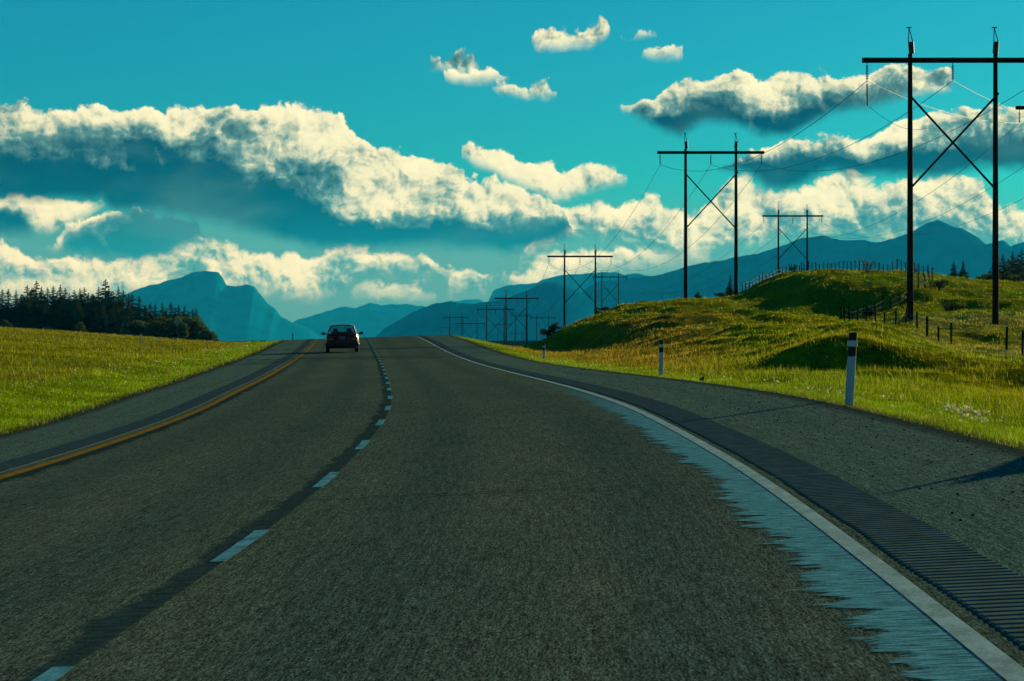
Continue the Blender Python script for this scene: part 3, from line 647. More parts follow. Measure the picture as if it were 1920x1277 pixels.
# ------------------------------------------------------------ transmission towers and cables
SP = 6.0
def tower(pxl, pxr, rowarm, basel=None, baser=None, label='', X=None, stick=False, arm_l=.56, arm_r=.56):
    s = pxr - pxl; Y = FPX * SP / s; c = at((pxl + pxr) / 2, rowarm, Y); zarm = c.z
    gl = float(ground_z(np.array(c.x - SP / 2), np.array(Y))); gr = float(ground_z(np.array(c.x + SP / 2), np.array(Y)))
    t = empty('transmission_tower', (c.x, Y, min(gl, gr)))
    b0 = t.location.z
    far = Y > 1000; n = 6 if far else 12
    k = 1.0 + max(0, Y - 300) / 1600      # nothing thinner than its pole class
    for sgn, g in ((-1, gl), (1, gr)):
        mb = MB(); x = sgn * SP / 2; top = zarm - b0 + .45
        mb.tube([(x, 0, g - b0 - .5), (x, 0, (zarm - b0) * .5), (x, 0, top)], [.24, .20, .155], n); mb.build('pole', M_wood, t, smooth=True)
        mb = MB(); mb.tube([(x + .06 * sgn * -1 + .05, 0, zarm - b0 + .47), (x + .05, 0, zarm - b0 + 1.30)], .20, n); mb.build('pole_sleeve', M_darksteel, t)
        mb = MB(); q = zarm - b0 + 1.30
        mb.tube([(x + .18, 0, q), (x - .10 * sgn * -1 * 0 - .08, 0, q + 1.0)], .035, 6); mb.tube([(x - .12, 0, q), (x - .08, 0, q + 1.0)], .035, 6)
        mb.box((x - .08, 0, q + 1.0), (.34, .08, .08)); mb.build('shield_wire_bracket', M_darksteel, t)
    mb = MB(); L0, L1 = -SP / 2 - arm_l * SP, SP / 2 + arm_r * SP
    for dy in (-.22, .22): mb.box(((L0 + L1) / 2, dy, zarm - b0), (L1 - L0, .12, .34))
    mb.build('crossarm', M_wood, t)
    zt, zb = zarm - b0 - 2.55, zarm - b0 - 9.1
    if Y < 1800:
        mb = MB(); mb.tube([(-SP / 2, -.2, zt), (SP / 2, -.2, zb)], .085, 6); mb.build('cross_brace', M_wood, t)
        mb = MB(); mb.tube([(SP / 2 + .25, .1, zt + .25), (-SP / 2 - .05, .1, zb)], .085, 6); mb.build('cross_brace', M_wood, t)
    att = []
    for x in (L0 + .33, (L0 + L1) / 2, L1 - .33):
        mb = MB(); z0 = zarm - b0 - .17; mb.tube([(x, 0, z0 + .4), (x, 0, z0 - 1.25)], .03, 6)
        if not far:
            for i in range(8): zz = z0 - .25 - i * .125; mb.tube([(x, 0, zz + .035), (x, 0, zz), (x, 0, zz - .03)], [.05, .135, .06], 10)
        else: mb.tube([(x, 0, z0 - .2), (x, 0, z0 - 1.2)], .11, 6)
        mb.build('insulator', M_glassins, t); att.append(Vector((c.x + x, Y, b0 + z0 - 1.27)))
    sh = [Vector((c.x + sg * SP / 2 - .08, Y, zarm + 2.3)) for sg in (-1, 1)]
    tag(t, label, 'transmission tower', 'wooden H frame power line towers')
    return t, att, sh
A = []
A.append(tower(1706.5, 1866.5, 113, label='nearest wooden H frame tower, tall X braced, reaching the top right of the view'))
A.append(tower(1285.5, 1380, 286, label='H frame tower on the crest of the near green hill beside the little spruce'))
A.append(tower(1058.5, 1116.5, 481, label='H frame tower at the left foot of the green hill, braced against blue ridges'))
A.append(tower(949, 988, 559.6, label='H frame tower right of the road crest with the widest crossarm of the distant cluster'))
A.append(tower(912.4, 945.4, 580, label='H frame tower overlapping the left pole of the widest distant tower'))
A.append(tower(868.3, 894.6, 606.6, label='low H frame tower standing behind the green verge, left of the overlapping pair'))
A.append(tower(843, 865.6, 595, label='small H frame tower above the right end of the road crest'))
A.append(tower(828, 840.2, 613.8, label='tiny leftmost H frame tower behind the road crest'))
B = []
B.append(tower(1905 + 67 * 1.0, 1905 + 67 + 120, 202, label='H frame tower at the right edge with only its crossarm end and one insulator showing'))
B.append(tower(1459.5, 1513.5, 405, label='H frame tower behind the fenced hill with posts along its foot'))
B.append(tower(1128.4, 1159.5, 519.5, label='thin H frame tower rising behind the hill just right of the braced tower'))
B.append(tower(1006, 1028.7, 596, label='small H frame tower half hidden by the bushes on the hill toe'))
B.append(tower(966.9, 986.3, 592.5, label='thin H frame tower seen between the two poles of the widest distant tower'))
B.append(tower(964.3, 979, 625, label='very low H frame tower deep in the valley below the hill toe'))
B.append(tower(934, 950, 609, label='thin short H frame tower behind the overlapping pair'))
def cable(p, q, sag, r, label, cat='cable', n=26):
    mb = MB(); mb.tube([p.lerp(q, i / n) - Vector((0, 0, 4 * sag * (i / n) * (1 - i / n))) - p for i in range(n + 1)], r, 5)
    o = mb.build('power_cable', M_wire); o.location = p; tag(o, label, 'power cable', 'cables strung between the towers'); return o
names3 = ('left', 'middle', 'right')
TN = {('A', 0): 'nearest tower', ('A', 1): 'hill crest tower', ('A', 2): 'hill foot tower', ('A', 3): 'widest distant tower', ('A', 4): 'overlapping tower', ('B', 0): 'right edge tower', ('B', 1): 'fenced hill tower', ('B', 2): 'thin tower behind the hill'}
def span(L1, i, L2, j, sag, r, shield=True):
    a = (A if L1 == 'A' else B)[i]; b = (A if L2 == 'A' else B)[j]; r1 = r
    for k in range(3): cable(a[1][k], b[1][k], sag, r1, f'{names3[k]} sagging cable from the {TN[(L1, i)]} to the {TN[(L2, j)]}')
    if shield:
        for k, nm in ((0, 'left'), (1, 'right')): cable(a[2][k], b[2][k], sag * .75, r1 * .6, f'thin upper wire joining the {nm} pole tops of the {TN[(L1, i)]} and the {TN[(L2, j)]}')
span('A', 0, 'A', 1, 2.9, .022, False); span('A', 1, 'A', 2, 5.5, .022, False); span('A', 2, 'A', 3, 6.5, .028, False); span('A', 3, 'A', 4, 3.0, .035, False)
span('B', 0, 'B', 1, 6.5, .022, False); span('B', 1, 'B', 2, 9.0, .026, False); span('A', 0, 'B', 0, .8, .020, False)
# the damper rod and loop under the left insulator of the nearest tower
p = A[0][1][0]; mb = MB(); mb.tube([p + Vector((0, 0, -.25)) - p, Vector((.03, 0, -1.75))], .055, 8); mb.tube([Vector((0, 0, -.3)), Vector((0, 0, 0))], .02, 6)
mb.tube([Vector((.03 + 4.2 * (i / 12), 0, -1.75 - 1.7 * math.sin(math.pi * (i / 12) * .62))) for i in range(13)], .012, 5)
o = mb.build('jumper_rod', M_darksteel); o.location = p; tag(o, 'dark rod with a thin wire loop under the left insulator of the nearest tower', 'jumper rod')

# ------------------------------------------------------------ delineator posts
M_postw = mat('white_post_plastic', (.42, .58, .60), .5, var=.08); M_black = mat('black_band', (.012, .012, .012), .6); M_refl = mat('pale_reflector', (.62, .68, .64), .3)
def delineator(px, row, Y, H, lean, label):
    p = at(px, row, Y); z = float(ground_z(np.array(p.x), np.array(Y))); t = empty('marker_post', (p.x, Y, z)); H = H + (p.z - z)
    w = .125
    def seg(z0, z1, ww, name, m):
        mb = MB(); n = 14; V = []
        for zz in (z0, z1):
            for k in range(n):
                a = 2 * math.pi * k / n; V.append((ww / 2 * math.cos(a) + lean * zz, ww * .32 * math.sin(a), zz))
        mb.add(V, [(k, (k + 1) % n, n + (k + 1) % n, n + k) for k in range(n)] + [tuple(range(n - 1, -1, -1)), tuple(range(n, 2 * n))]); mb.build(name, m, t)
    seg(-.15, H - .34, w, 'post', M_postw); seg(H - .339, H - .20, w * .97, 'black_band', M_black); seg(H - .199, H - .115, w * 1.2, 'reflector', M_refl); seg(H - .114, H, w * .97, 'top_band', M_black)
    tag(t, label, 'marker post', 'white marker posts along the right verge')
delineator(1592, 755, 46.6, 1.0, .055, 'nearest and largest white marker post with black bands, leaning slightly right')
delineator(1239, 705, 91, 1.0, .02, 'middle white marker post with black bands beside the right shoulder')
delineator(1019.5, 681, 158, .96, .015, 'small far white marker post where the brown grass meets the verge')

def simple_post(px, row, Y, H, label, m, r=.06):
    p = at(px, row, Y); z = float(ground_z(np.array(p.x), np.array(Y))); mb = MB(); mb.tube([(0, 0, -.2), (0, 0, H + p.z - z)], [r, r * .9], 8)
    mb.tube([(0, 0, H + p.z - z), (0, 0, H + p.z - z + .02)], [r * .9, r * .5], 8)
    o = mb.build('marker_post', m); o.location = (p.x, Y, z); tag(o, label, 'marker post'); return o
simple_post(264, 648, 306, 1.1, 'pale marker post standing alone in the left meadow', M_postw, .07)
simple_post(549, 634, 252, .35, 'stubby dark post on the left verge at the road crest', M_postwood, .05)

# diamond warning sign in the left meadow, seen from behind
def diamond_sign():
    Y = 464; p = at(331, 637, Y); z = float(ground_z(np.array(p.x), np.array(Y))); t = empty('road_sign', (p.x, Y, z)); top = at(331, 597, Y).z - z
    mb = MB(); mb.box((0, .04, top / 2 - .1), (.16, .12, top + .0)); mb.build('post', M_postwood, t)
    mb = MB(); h = .53; zc = top - .52; vs = [(0, 0, zc - h), (h, 0, zc), (0, 0, zc + h), (-h, 0, zc)]; mb.add([(a, -.03, c) for a, b, c in vs] + [(a, -.055, c) for a, b, c in vs], [(0, 1, 2, 3), (7, 6, 5, 4)] + [(i, 4 + i, 4 + (i + 1) % 4, (i + 1) % 4) for i in range(4)])
    mb.build('panel', mat('bare_sign_back', (.20, .30, .28), .5, metal=.3), t)
    tag(t, 'grey diamond road sign seen from behind, on a wooden post before the left forest', 'road sign')
diamond_sign()

# the sign and thin rod just outside the view that throw their shadows on the right shoulder
def shadow_casters():
    hor = Vector((sd.x, sd.y)).normalized(); ratio = math.tan(math.radians(SUN_EL))
    def ground_pt(o, y): return Vector(road(o, y, 0))
    tip = ground_pt(4.45, 23.7); base_o = 4.45 + hor.x * 9.5; y = 23.7 + hor.y * 9.5
    bx = tip.x + hor.x * 9.5; by = tip.y + hor.y * 9.5; z = float(ground_z(np.array(bx), np.array(by))); H = 9.5 * ratio + tip.z - z
    mb = MB(); mb.tube([(0, 0, -.2), (0, 0, H)], .04, 8); o = mb.build('snow_stake', M_darksteel); o.location = (bx, by, z)
    tag(o, 'thin roadside stake just past the right edge whose shadow crosses the shoulder', 'stake')
    tip = ground_pt(4.93, 24.3); L = 13.0; bx = tip.x + hor.x * L; by = tip.y + hor.y * L; z = float(ground_z(np.array(bx), np.array(by))); H = L * ratio + tip.z - z
    t = empty('road_sign', (bx, by, z)); mb = MB(); mb.box((0, 0, H / 2 - .3), (.09, .09, H - .5)); mb.build('post', M_postwood, t)
    mb = MB(); h = .80; zc = H - h; vs = [(0, 0, zc - h), (h, 0, zc), (0, 0, zc + h), (-h, 0, zc)]; mb.add([(a, -.05, c) for a, b, c in vs] + [(a, -.07, c) for a, b, c in vs], [(0, 1, 2, 3), (7, 6, 5, 4)] + [(i, 4 + i, 4 + (i + 1) % 4, (i + 1) % 4) for i in range(4)])
    mb.build('panel', mat('yellow_sign_face', (.6, .4, .03), .4), t)
    tag(t, 'diamond warning sign just past the right edge casting the dark patch on the shoulder', 'road sign')
shadow_casters()

# ------------------------------------------------------------ fences
def fence(pts, H, label, r=.055, rails=(.35, .65, .95), hj=.12, wood=False, group=None, name='wire_fence', rail_r=.012):
    """pts: list of (px, Y) post places, standing on the ground"""
    P = []
    for px, Y in pts:
        X = (px - 960) / FPX * Y; P.append(Vector((X, Y, float(ground_z(np.array(X), np.array(Y))))))
    t = empty(name, P[0]); tops = []
    for i, p in enumerate(P):
        h = H * random.uniform(1 - hj, 1 + hj); lx, ly = random.gauss(0, .03), random.gauss(0, .03); q = p - P[0]; rr = r * random.uniform(.85, 1.2)
        mb = MB(); mb.tube([q + Vector((0, 0, -.3)), q + Vector((lx * h, ly * h, h))], [rr, rr * .92], 7); mb.build('post', M_postwood, t); tops.append((q, lx, ly, h))
    for z in rails:
        mb = MB()
        for a, b in zip(tops[:-1], tops[1:]):
            pa = a[0] + Vector((a[1] * z * H, a[2] * z * H - .07, z * min(H, a[3]))); pb = b[0] + Vector((b[1] * z * H, b[2] * z * H - .07, z * min(H, b[3])))
            if wood: mb.tube([pa, pb], rail_r, 5)
            else: mb.tube([pa, pa.lerp(pb, .5) - Vector((0, 0, .03)), pb], rail_r, 4)
        mb.build('rail' if wood else 'wire', M_postwood if wood else M_wire, t)
    tag(t, label, 'fence', group); return t
low = [(1577, 262), (1583, 258), (1593, 252), (1607.7, 247), (1624, 240), (1641.5, 231), (1659, 222), (1679.6, 212), (1699, 203), (1719.7, 195), (1738.7, 188), (1760.6, 182), (1783, 175), (1887, 166), (1917, 160), (1960, 150)]
fence(low, 1.15, 'lower wire fence of dark posts running past the nearest marker post to the right edge', r=.065, rails=(.4, .7))
rp = []
for i in range(52):
    x = np.interp(i, [0, 14, 20, 38, 51], [1392, 1480, 1508, 1640, 1748]); Y = np.interp(x, [1390, 1480, 1560, 1650, 1720, 1748], [392, 420, 400, 372, 350, 332]); rp.append((x, Y))
fence(rp, 1.2, 'upper post fence silhouetted along the crest of the dark hill', r=.06, rails=(.5, .85), hj=.14)
dn = [(1749, 331), (1748, 318), (1742, 308), (1735, 300), (1722, 292), (1708, 286), (1688, 281), (1670, 278), (1655, 276), (1640, 273), (1620, 270), (1608, 268), (1598, 266), (1590, 264), (1582, 262.5)]
fence(dn, 1.25, 'rail fence dropping from the hill crest corner behind the nearest tower to the lower fence', r=.065, rails=(.4, .75), wood=True, name='rail_fence', rail_r=.022)
def fence_board():
    Y = 299; p = at(1731, 534, Y); mb = MB(); mb.box((0, 0, 0), (.42, .03, .16), Matrix.Rotation(math.radians(-28), 3, 'Y')); mb.tube([(-.1, .04, -.9), (-.1, .04, .05)], .03, 6)
    z = float(ground_z(np.array(p.x), np.array(Y))); o = mb.build('white_board', mat('white_board', (.8, .78, .62), .3)); o.location = (p.x, Y - .3, max(p.z, z + .5)); tag(o, 'small tilted white board on the rail fence right of the nearest tower', 'board')
fence_board()

# ------------------------------------------------------------ trees
def spruce_mesh(seed, H=10.0, R=1.9, ragged=.25, light=False):
    r = random.Random(seed); v = []; f = []; nw = 30; bare = .06
    def tri(a, b, c):
        n = len(v); v.extend((tuple(a), tuple(b), tuple(c))); f.append((n, n + 1, n + 2))
    for w in range(nw):
        t = w / (nw - 1); z = H * (bare + (1 - bare) * t); rad = R * ((1 - t) ** .8) * (1 + r.uniform(-ragged, ragged)) + .10
        if t < .12: rad *= .9 + t
        nb = max(5, int(11 * (1 - t) + 5))
        for b in range(nb):
            a = r.random() * 6.283; L = rad * r.uniform(.65, 1.15); dz = -L * r.uniform(.15, .45) + (L * .25 if t > .7 else 0)
            d = Vector((math.cos(a), math.sin(a), 0)); side = Vector((-d.y, d.x, 0)); p0 = Vector((0, 0, z + r.uniform(-.1, .1)))
            ns = 5
            for k in range(ns):
                q = (k + .6) / ns; c = p0 + d * L * q + Vector((0, 0, dz * q * q)); wdt = (.30 * L * (1 - q * .75) + .10) * r.uniform(.7, 1.2)
                for sg in (-1, 1):
                    e = c + side * sg * wdt + d * wdt * .55 + Vector((0, 0, r.uniform(-.22, .06) * wdt * 2)); g = c + d * L / ns * .9
                    tri(c - d * L / ns * .4, e, g)
                tri(c - d * .12, c + d * L / ns, c + Vector((0, 0, -r.uniform(.10, .24) - .12 * L * (1 - q))) + side * r.uniform(-.15, .15))
    tip = Vector((0, 0, H * 1.03)); tri((-.05, 0, H * .93), (.05, 0, H * .93), tip); tri((0, -.05, H * .93), (0, .05, H * .93), tip)
    return v, f
def make_spruce(name, seed, H, R, label, m=None, ragged=.25):
    t = empty(name); v, f = spruce_mesh(seed, H, R, ragged); mesh_obj('crown', v, f, m or M_needle, t)
    mb = MB(); mb.tube([(0, 0, -.6), (0, 0, H * .5), (0, 0, H * .96)], [H * .016, H * .010, .02], 7); mb.build('trunk', M_bark, t); return t
def leafy_mesh(seed, H, R, clumps=14, leaves=70, ls=.14, base=.15, loose=.5):
    r = random.Random(seed); v = []; f = []
    for c in range(clumps):
        a = r.random() * 6.283; q = math.sqrt(r.random()) * R * .75; zc = H * (base + (1 - base) * (.2 + .75 * r.random()) * (1 - .35 * (q / R))); cr = R * r.uniform(.22, .42)
        for l in range(leaves):
            d = Vector((r.gauss(0, 1), r.gauss(0, 1), r.gauss(0, .8))); d = d.normalized() * cr * (r.random() ** loose); p = Vector((q * math.cos(a), q * math.sin(a), max(zc, .05))) + d
            p.z = min(max(p.z, .03), H); u = Vector((r.gauss(0, 1), r.gauss(0, 1), r.gauss(0, 1))).normalized() * ls * r.uniform(.6, 1.3); w = u.cross(Vector((r.gauss(0, 1), r.gauss(0, 1), r.gauss(0, 1)))).normalized() * ls * .6
            n = len(v); v.extend((tuple(p - u), tuple(p + w), tuple(p + u), tuple(p - w))); f.append((n, n + 1, n + 2, n + 3))
    return v, f
def make_bush(name, seed, H, R, m, **k):
    t = empty(name); v, f = leafy_mesh(seed, H, R, **k); mesh_obj('foliage', v, f, m, t); mb = MB(); r = random.Random(seed)
    for i in range(5):
        a = r.random() * 6.28; mb.tube([(0, 0, -.2), (math.cos(a) * R * .25, math.sin(a) * R * .25, H * .45), (math.cos(a) * R * .5, math.sin(a) * R * .5, H * .85)], [.03 * H, .02 * H, .006 * H], 5)
    mb.build('stems', M_bark, t); return t
protos = [make_spruce('spruce_tree', 1, 10, 2.0, ''), make_spruce('spruce_tree', 2, 10, 1.6, '', M_needle, .35), make_spruce('spruce_tree', 3, 10, 2.3, '', M_needle2, .3), make_spruce('spruce_tree', 4, 10, 1.8, '', M_needle, .45)]
bushp = [make_bush('leafy_tree', 11, 6, 2.6, M_leaf, clumps=34, leaves=60, ls=.26, base=.0, loose=.35), make_bush('leafy_tree', 12, 6, 2.6, M_leafd, clumps=34, leaves=60, ls=.26, base=.0, loose=.35)]
used = set()
def put(proto_i, lst, px, rowtop, Y, label, wscale=1.0, group=None, cat='spruce', H0=10.0, name=None):
    src = lst[proto_i]; key = (id(lst), proto_i)
    if key in used: o = copy_tree(src)
    else: o = src; used.add(key)
    X = (px - 960) / FPX * Y; z = float(ground_z(np.array(X), np.array(Y))); top = at(px, rowtop, Y).z; h = max(top - z, .18); s = h / H0
    o.location = (X, Y, z); o.rotation_euler = (0, 0, random.random() * 6.28); o.scale = (s * wscale, s * wscale, s)
    tag(o, label, cat, group); return o
tops = [(-30,548),(-14,541),(4,543),(16,543),(30,545),(41,552),(51,536),(60,540),(68,528),(78,538),(89,540),(100,538),(107,548),(113,535),(122,541),(130,550),(139,545),(150,542),(158,540),(166,550),(173,553),(185,539),(198,525),(204,542),(212,546),(222,538),(231,546),(242,553),(248,552),(261,555),(273,572),(282,568),(291,570),(304,568),(312,577),(321,567),(329,576),(335,571),(346,574),(353,583),(361,579),(368,578),(378,597)]
ordw = ['first', 'second', 'third', 'fourth', 'fifth', 'sixth', 'seventh', 'eighth', 'ninth', 'tenth', 'eleventh', 'twelfth']
GL = 'spruces along the edge of the left forest'
mark = {68: 'tall broad spruce, highest top of the left part of the forest edge', 198: 'tallest spruce of the forest edge, its spire well above its neighbours', 378: 'last slim spruce at the right end of the left forest', 222: 'spire topped spruce right of the tallest one in the left forest', 51: 'bushy spruce left of the tall broad one in the forest edge', 321: 'narrow spruce just left of the diamond sign back', 335: 'narrow spruce just right of the diamond sign back', 368: 'right one of the paired spruces near the forest end', 361: 'left one of the paired spruces near the forest end', 261: 'slim spruce where the distant blue peak meets the forest', 4: 'spruce at the left picture edge of the forest', 113: 'narrow topped spruce between the two tallest of the left forest'}
for i, (x, r0) in enumerate(tops):
    lab = mark.get(x, 'dark green spruce in the close row of the left forest')
    put(i % 4 if x not in (198, 68) else (0 if x == 198 else 2), protos, x, r0, 880 + random.uniform(-25, 25), lab, random.uniform(1.45, 1.9), GL)
for i in range(150):
    x = random.uniform(-40, 372); r0 = float(np.interp(x, [-40, 200, 260, 372], [552, 550, 570, 596])) + random.uniform(0, 34)
    put(random.randrange(4), protos, x, r0, random.uniform(905, 990) if i % 2 else random.uniform(840, 870), 'dark green spruce in the close row of the left forest', random.uniform(1.4, 1.9), GL)
GB = 'leafy trees under the left forest edge'
for i in [3, 9, 14] + [20 + k_ * .62 for k_ in range(22)]:
    x = -30 + i * 13 + random.uniform(-4, 4); r0 = float(np.interp(x, [-30, 150, 280, 300, 360, 385, 405], [604, 604, 604, 596, 596, 610, 628])) + random.uniform(-6, 8)
    if i >= 30.5: lab = 'low rounded green shrub at the very right end of the left forest'
    elif x > 270: lab = 'bright green leafy tree among those around the diamond sign'
    else: lab = 'dull green leafy tree at the foot of the left forest spruces'
    put(0 if x > 250 or random.random() < .3 else 1, bushp, x, r0, random.uniform(800, 832), lab, random.uniform(1.0, 1.7), GB, 'leafy tree', 6.0)
# right hand woods
GR = 'spruces at the right edge beyond the hill'
for x, r0 in [(1862,492),(1872,480),(1881,478),(1890,486),(1899,472),(1908,478),(1915,468),(1926,474),(1938,470),(1856,505)]:
    put(random.randrange(4), protos, x, r0, 640 + random.uniform(-20, 40), 'dark spruce of the clump behind the right pole of the nearest tower', random.uniform(1.2, 1.6), GR)
for x, r0 in [(1838,517),(1848,512),(1858,510),(1872,512),(1888,510),(1902,512),(1918,512),(1934,510)]:
    put(random.randrange(2), bushp, x, r0, 560 + random.uniform(-10, 20), 'green leafy shrub before the right hand spruce clump', 1.3, 'shrubs before the right spruce clump', 'shrub', 6.0)
put(0, protos, 1788, 489, 480, 'left one of the two lone dark spruces on the right hill skyline', 1.5, None)
put(3, protos, 1806, 488, 480, 'right one of the two lone dark spruces on the right hill skyline', 1.5, None)
put(1, protos, 1718, 497, 420, 'small spruce behind the upper fence by the nearest tower pole', 1.4, None)
put(3, protos, 1369, 514, 372, 'small open spruce at the foot of the hill crest tower', 1.25, None)
smb = [make_bush('shrub', 21, 2, 1.3, M_leafd, clumps=16, leaves=50, ls=.12), make_bush('shrub', 22, 2, 1.0, M_leafd, clumps=12, leaves=45, ls=.12)]
def shrub(px, rowt, Y, lab, i=0, w=1.0, g=None): put(i, smb, px, rowt, Y, lab, w, g, 'shrub', 2.0)
shrub(1308, 547, 352, 'small dark shrub on the near hill crest left of the little spruce', 1, 1.0)
shrub(1350, 547, 360, 'low dark shrub at the foot of the little spruce', 0, 1.6)
shrub(1132, 574, 335, 'dark low shrub on the left shoulder of the green hill', 0, 2.2)
shrub(1120, 580, 325, 'rounded shrub lower down the left shoulder of the green hill', 1, 1.6)
shrub(1040, 603, 300, 'topmost shrub of the group at the toe of the green hill', 1, 1.3)
shrub(1028, 612, 300, 'lower shrub of the group at the toe of the green hill', 0, 1.4)
shrub(1488, 496, 408, 'leafy shrub on the upper fence line beside the fenced hill tower', 1, 1.0)
shrub(1760, 522, 300, 'dark shrub at the hill crest fence corner', 0, 1.3)
shrub(1787, 566, 262, 'dark round shrub alone on the sunlit right hill', 0, 1.7)
shrub(1631, 574, 268, 'dark shrub behind the rail fence on the lower hill', 1, 1.5)
shrub(1317, 704, 80, 'small weed clump at the edge of the right shoulder', 1, .8)
def sapling():
    Y = 352; X = (1626 - 960) / FPX * Y; z = float(ground_z(np.array(X), np.array(Y))); t = empty('sapling', (X, Y, z)); h = at(1626, 481, Y).z - z; r = random.Random(5); mb = MB(); v = []; f = []
    for i in range(9):
        a = r.random() * 6.28; L = h * r.uniform(.6, 1.0); p1 = Vector((math.cos(a) * .25 * L, math.sin(a) * .2 * L, L * .55)); p2 = Vector((math.cos(a) * .65 * L + r.uniform(-.2, .2), math.sin(a) * .5 * L, L)); mb.tube([(0, 0, -.1), p1, p2], [.035, .022, .008], 5)
        for l in range(50):
            q = r.random(); p = p1.lerp(p2, q) if r.random() < .75 else Vector((0, 0, 0)).lerp(p1, r.random()); p = p + Vector((r.gauss(0, .13), r.gauss(0, .13), r.gauss(0, .1))); s = .07; n = len(v)
            v.extend([tuple(p + Vector((r.uniform(-s, s), r.uniform(-s, s), r.uniform(-s, s)))) for k in range(3)]); f.append((n, n + 1, n + 2))
    mb.build('stems', M_bark, t); mesh_obj('foliage', v, f, M_leaf, t); tag(t, 'open leafy sapling rising above the posts of the upper fence', 'sapling')
sapling()

# ------------------------------------------------------------ the red car
def build_car():
    Y = 173.5; c = road(-1.72, Y, .012); hd = math.atan2(float(rx(Y + 3) - rx(Y - 3)), 6.0)
    car = empty('car', tuple(c), -hd); car.rotation_euler[1] = -float(math.atan(re_(Y)))
    M_red = mat('dark_red_car_paint', (.17, .008, .006), .35, var=.05, coat=.12, spec=.25); M_tyre = mat('tyre_rubber', (.012, .012, .012), .85); M_rim = mat('wheel_rim', (.35, .36, .36), .35, metal=.8)
    M_plast = mat('black_bumper_plastic', (.012, .011, .010), .6); M_lamp = mat('red_tail_lens', (.22, .012, .008), .15, coat=.6); M_clear = mat('reverse_lens', (.22, .18, .17), .3)
    M_plate = mat('pale_licence_plate', (.11, .19, .20), .5); M_seat = mat('dark_seat_fabric', (.018, .018, .020), .9)
    g = bpy.data.materials.new('car_glass'); g.use_nodes = True; t = g.node_tree; t.nodes.clear(); N = NT(t); gl = N.n('ShaderNodeBsdfGlossy'); gl.inputs['Roughness'].default_value = .05; gl.inputs['Color'].default_value = (.8, .9, .9, 1)
    tr = N.n('ShaderNodeBsdfTransparent'); tr.inputs[0].default_value = (.55, .68, .66, 1); fr = N.n('ShaderNodeFresnel'); fr.inputs[0].default_value = 1.45; ms = N.n('ShaderNodeMixShader'); t.links.new(fr.outputs[0], ms.inputs[0]); t.links.new(tr.outputs[0], ms.inputs[1]); t.links.new(gl.outputs[0], ms.inputs[2])
    ou = N.n('ShaderNodeOutputMaterial'); t.links.new(ms.outputs[0], ou.inputs[0])
    # lower body: cross sections from the tail (y = -2.25) to the nose (y = 2.25); each is half widths at heights
    secs = [(-2.25, .74, .34, .55, .90, .64), (-2.18, .81, .24, .58, .97, .72), (-1.9, .85, .22, .60, 1.00, .75), (-1.45, .865, .21, .62, 1.00, .765), (-.6, .87, .20, .62, .97, .80), (.5, .87, .20, .62, .94, .80), (1.2, .86, .21, .60, .90, .77), (1.8, .83, .22, .56, .80, .70), (2.15, .76, .26, .50, .70, .60), (2.27, .62, .34, .48, .62, .5)]
    V = []
    for y, w, z0, zm, z1, wt in secs:
        V += [(-w * .86, y, z0), (-w * .985, y, z0 + .12), (-w, y, zm), (-w * .97, y, z1 - .13), (-wt, y, z1 - .015), (-wt * .5, y, z1 + .02), (0, y, z1 + .03), (wt * .5, y, z1 + .02), (wt, y, z1 - .015), (w * .97, y, z1 - .13), (w, y, zm), (w * .985, y, z0 + .12), (w * .86, y, z0)]
    n = 13; F = []
    for i in range(len(secs) - 1):
        for k in range(n): F.append((i * n + k, i * n + (k + 1) % n, (i + 1) * n + (k + 1) % n, (i + 1) * n + k))
    F.append(tuple(range(n))); F.append(tuple((len(secs) - 1) * n + k for k in range(n - 1, -1, -1)))
    body = mesh_obj('body', V, F, M_red, car, smooth=True); bv = body.modifiers.new('b', 'BEVEL'); bv.width = .02; bv.segments = 2; bv.limit_method = 'ANGLE'
    # cabin: pillars and roof frame, with windows between
    ra = [(-1.72, .985, .70), (-1.02, 1.385, .56), (.15, 1.43, .57), (1.05, .955, .70)]     # y, z, half width along the roof line
    mb = MB()
    rows = []
    for q, (y, z, w) in enumerate([(-1.02, 1.385, .555), (-.6, 1.425, .565), (-.1, 1.43, .57), (.18, 1.40, .565)]):
        rows.append([(-w - .035, y, z - .05), (-w, y, z), (-w * .5, y, z + .025), (0, y, z + .035), (w * .5, y, z + .025), (w, y, z), (w + .035, y, z - .05)])
    for a in range(3):
        for k in range(6): mb.add([rows[a][k], rows[a][k + 1], rows[a + 1][k + 1], rows[a + 1][k]], [(0, 1, 2, 3)])
    rf = mb.build('roof', M_red, car, smooth=True); so = rf.modifiers.new('s', 'SOLIDIFY'); so.thickness = .035
    for sg in (-1, 1):
        for a, b, r_ in (((.72, -1.74, .97), (.585, -1.03, 1.375), .045), ((.735, 1.05, .93), (.59, .19, 1.385), .035), ((.79, -.25, .94), (.60, -.28, 1.38), .035), ((.77, -1.3, .95), (.60, -.95, 1.37), .03)):
            mb = MB(); mb.tube([(sg * a[0], a[1], a[2]), (sg * b[0], b[1], b[2])], r_, 6); mb.build('pillar', M_red, car)
    def pane(name, pts): return mesh_obj(name, pts, [(0, 1, 2, 3)], g, car)
    pane('rear_window', [(-.70, -1.73, .985), (.70, -1.73, .985), (.56, -1.045, 1.375), (-.56, -1.045, 1.375)])
    pane('windscreen', [(-.71, 1.04, .945), (.71, 1.04, .945), (.57, .20, 1.375), (-.57, .20, 1.375)])
    for sg in (-1, 1): pane('side_window', [(sg * .775, -1.25, .955), (sg * .775, .98, .95), (sg * .605, .20, 1.37), (sg * .605, -.95, 1.37)])
    mb = MB()
    for sx in (-.36, .36): mb.box((sx, -.1, .75), (.46, .16, .62)); mb.box((sx, -.12, 1.14), (.25, .10, .20))
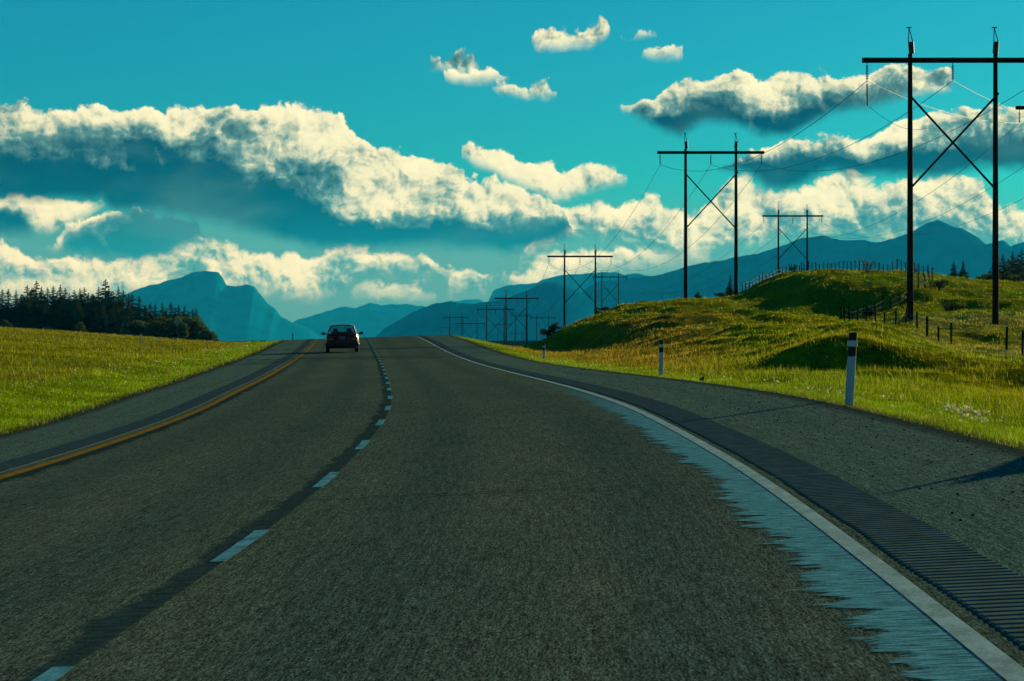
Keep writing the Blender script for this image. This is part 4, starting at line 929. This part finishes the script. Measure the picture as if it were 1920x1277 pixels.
    mb.box((0, -.98, .72), (1.2, .2, .5)); mb.box((0, -.98, 1.02), (1.1, .14, .12)); mb.build('seats', M_seat, car)
    mb = MB(); mb.box((0, -2.24, .42), (1.52, .10, .26)); mb.tube([(-.78, -2.20, .42), (-.82, -2.0, .42)], .11, 6); mb.tube([(.78, -2.20, .42), (.82, -2.0, .42)], .11, 6)
    b = mb.build('rear_bumper', M_plast, car); bv = b.modifiers.new('b', 'BEVEL'); bv.width = .04; bv.segments = 3
    for sg in (-1, 1):
        mb = MB(); mb.box((sg * .635, -2.245, .755), (.27, .06, .20)); mb.box((sg * .785, -2.16, .755), (.07, .20, .18)); l = mb.build('tail_light', M_lamp, car)
        mb = MB(); mb.box((sg * .60, -2.275, .675), (.20, .02, .05)); mb.build('reverse_lamp', M_clear, l)
        mb = MB(); mb.tube([(sg * .80, .72, .93), (sg * .93, .70, .96)], .025, 6); mb.add([(sg * .90, .66, .90), (sg * 1.10, .66, .91), (sg * 1.12, .66, 1.0), (sg * 1.06, .66, 1.05), (sg * .92, .66, 1.04), (sg * .90, .76, .90), (sg * 1.10, .76, .91), (sg * 1.12, .76, 1.0), (sg * 1.06, .76, 1.05), (sg * .92, .76, 1.04)], [(0, 1, 2, 3, 4), (9, 8, 7, 6, 5)] + [(i, (i + 1) % 5, 5 + (i + 1) % 5, 5 + i) for i in range(5)]); mb.build('wing_mirror', M_plast, car)
    mb = MB(); mb.box((0, -2.262, .76), (.32, .02, .155)); pl = mb.build('licence_plate', M_plate, car)
    mb = MB(); mb.box((0, -2.20, 1.005), (.55, .10, .03)); mb.build('boot_handle', M_plast, car)
    mb = MB(); mb.tube([(0, -1.05, 1.40), (0, -1.25, 1.78)], .006, 5); mb.build('aerial', M_plast, car)
    for sx in (-1, 1):
        for yy in (-1.32, 1.35):
            w = empty('wheel', (sx * .76, yy, .31), 0, car)
            mb = MB(); mb.tube([(-.105, 0, 0), (-.09, 0, 0), (.09, 0, 0), (.105, 0, 0)], [.27, .31, .31, .27], 24); mb.build('tyre', M_tyre, w, smooth=False)
            mb = MB(); mb.tube([(-.108, 0, 0), (.108, 0, 0)], .19, 16); mb.build('rim', M_rim, w)
    mb = MB(); mb.tube([(.45, -2.28, .26), (.45, -2.0, .27)], .035, 8); mb.box((0, 0, .25), (1.35, 3.9, .1)); mb.build('underbody', M_plast, car)
    tag(car, 'dark red four door car driving away in the left lane near the road crest', 'car')
build_car()

# ------------------------------------------------------------ air
hz = MB(); hz.box((0, 17500, 130), (44000, 35600, 1080)); hb = hz.build('haze', None)
hm = bpy.data.materials.new('haze_air'); hm.use_nodes = True; t = hm.node_tree; t.nodes.clear(); N = NT(t)
pv_ = N.n('ShaderNodeVolumePrincipled'); pv_.inputs['Color'].default_value = (.01, .50, 1.0, 1); pv_.inputs['Absorption Color'].default_value = (1, 1, 1, 1); pv_.inputs['Density'].default_value = 2.2e-5; pv_.inputs['Anisotropy'].default_value = .3
ou = N.n('ShaderNodeOutputMaterial'); t.links.new(pv_.outputs[0], ou.inputs[1]); hb.data.materials.append(hm)
tag(hb, 'thin blue air between the road and the mountains', 'haze', kind='stuff')
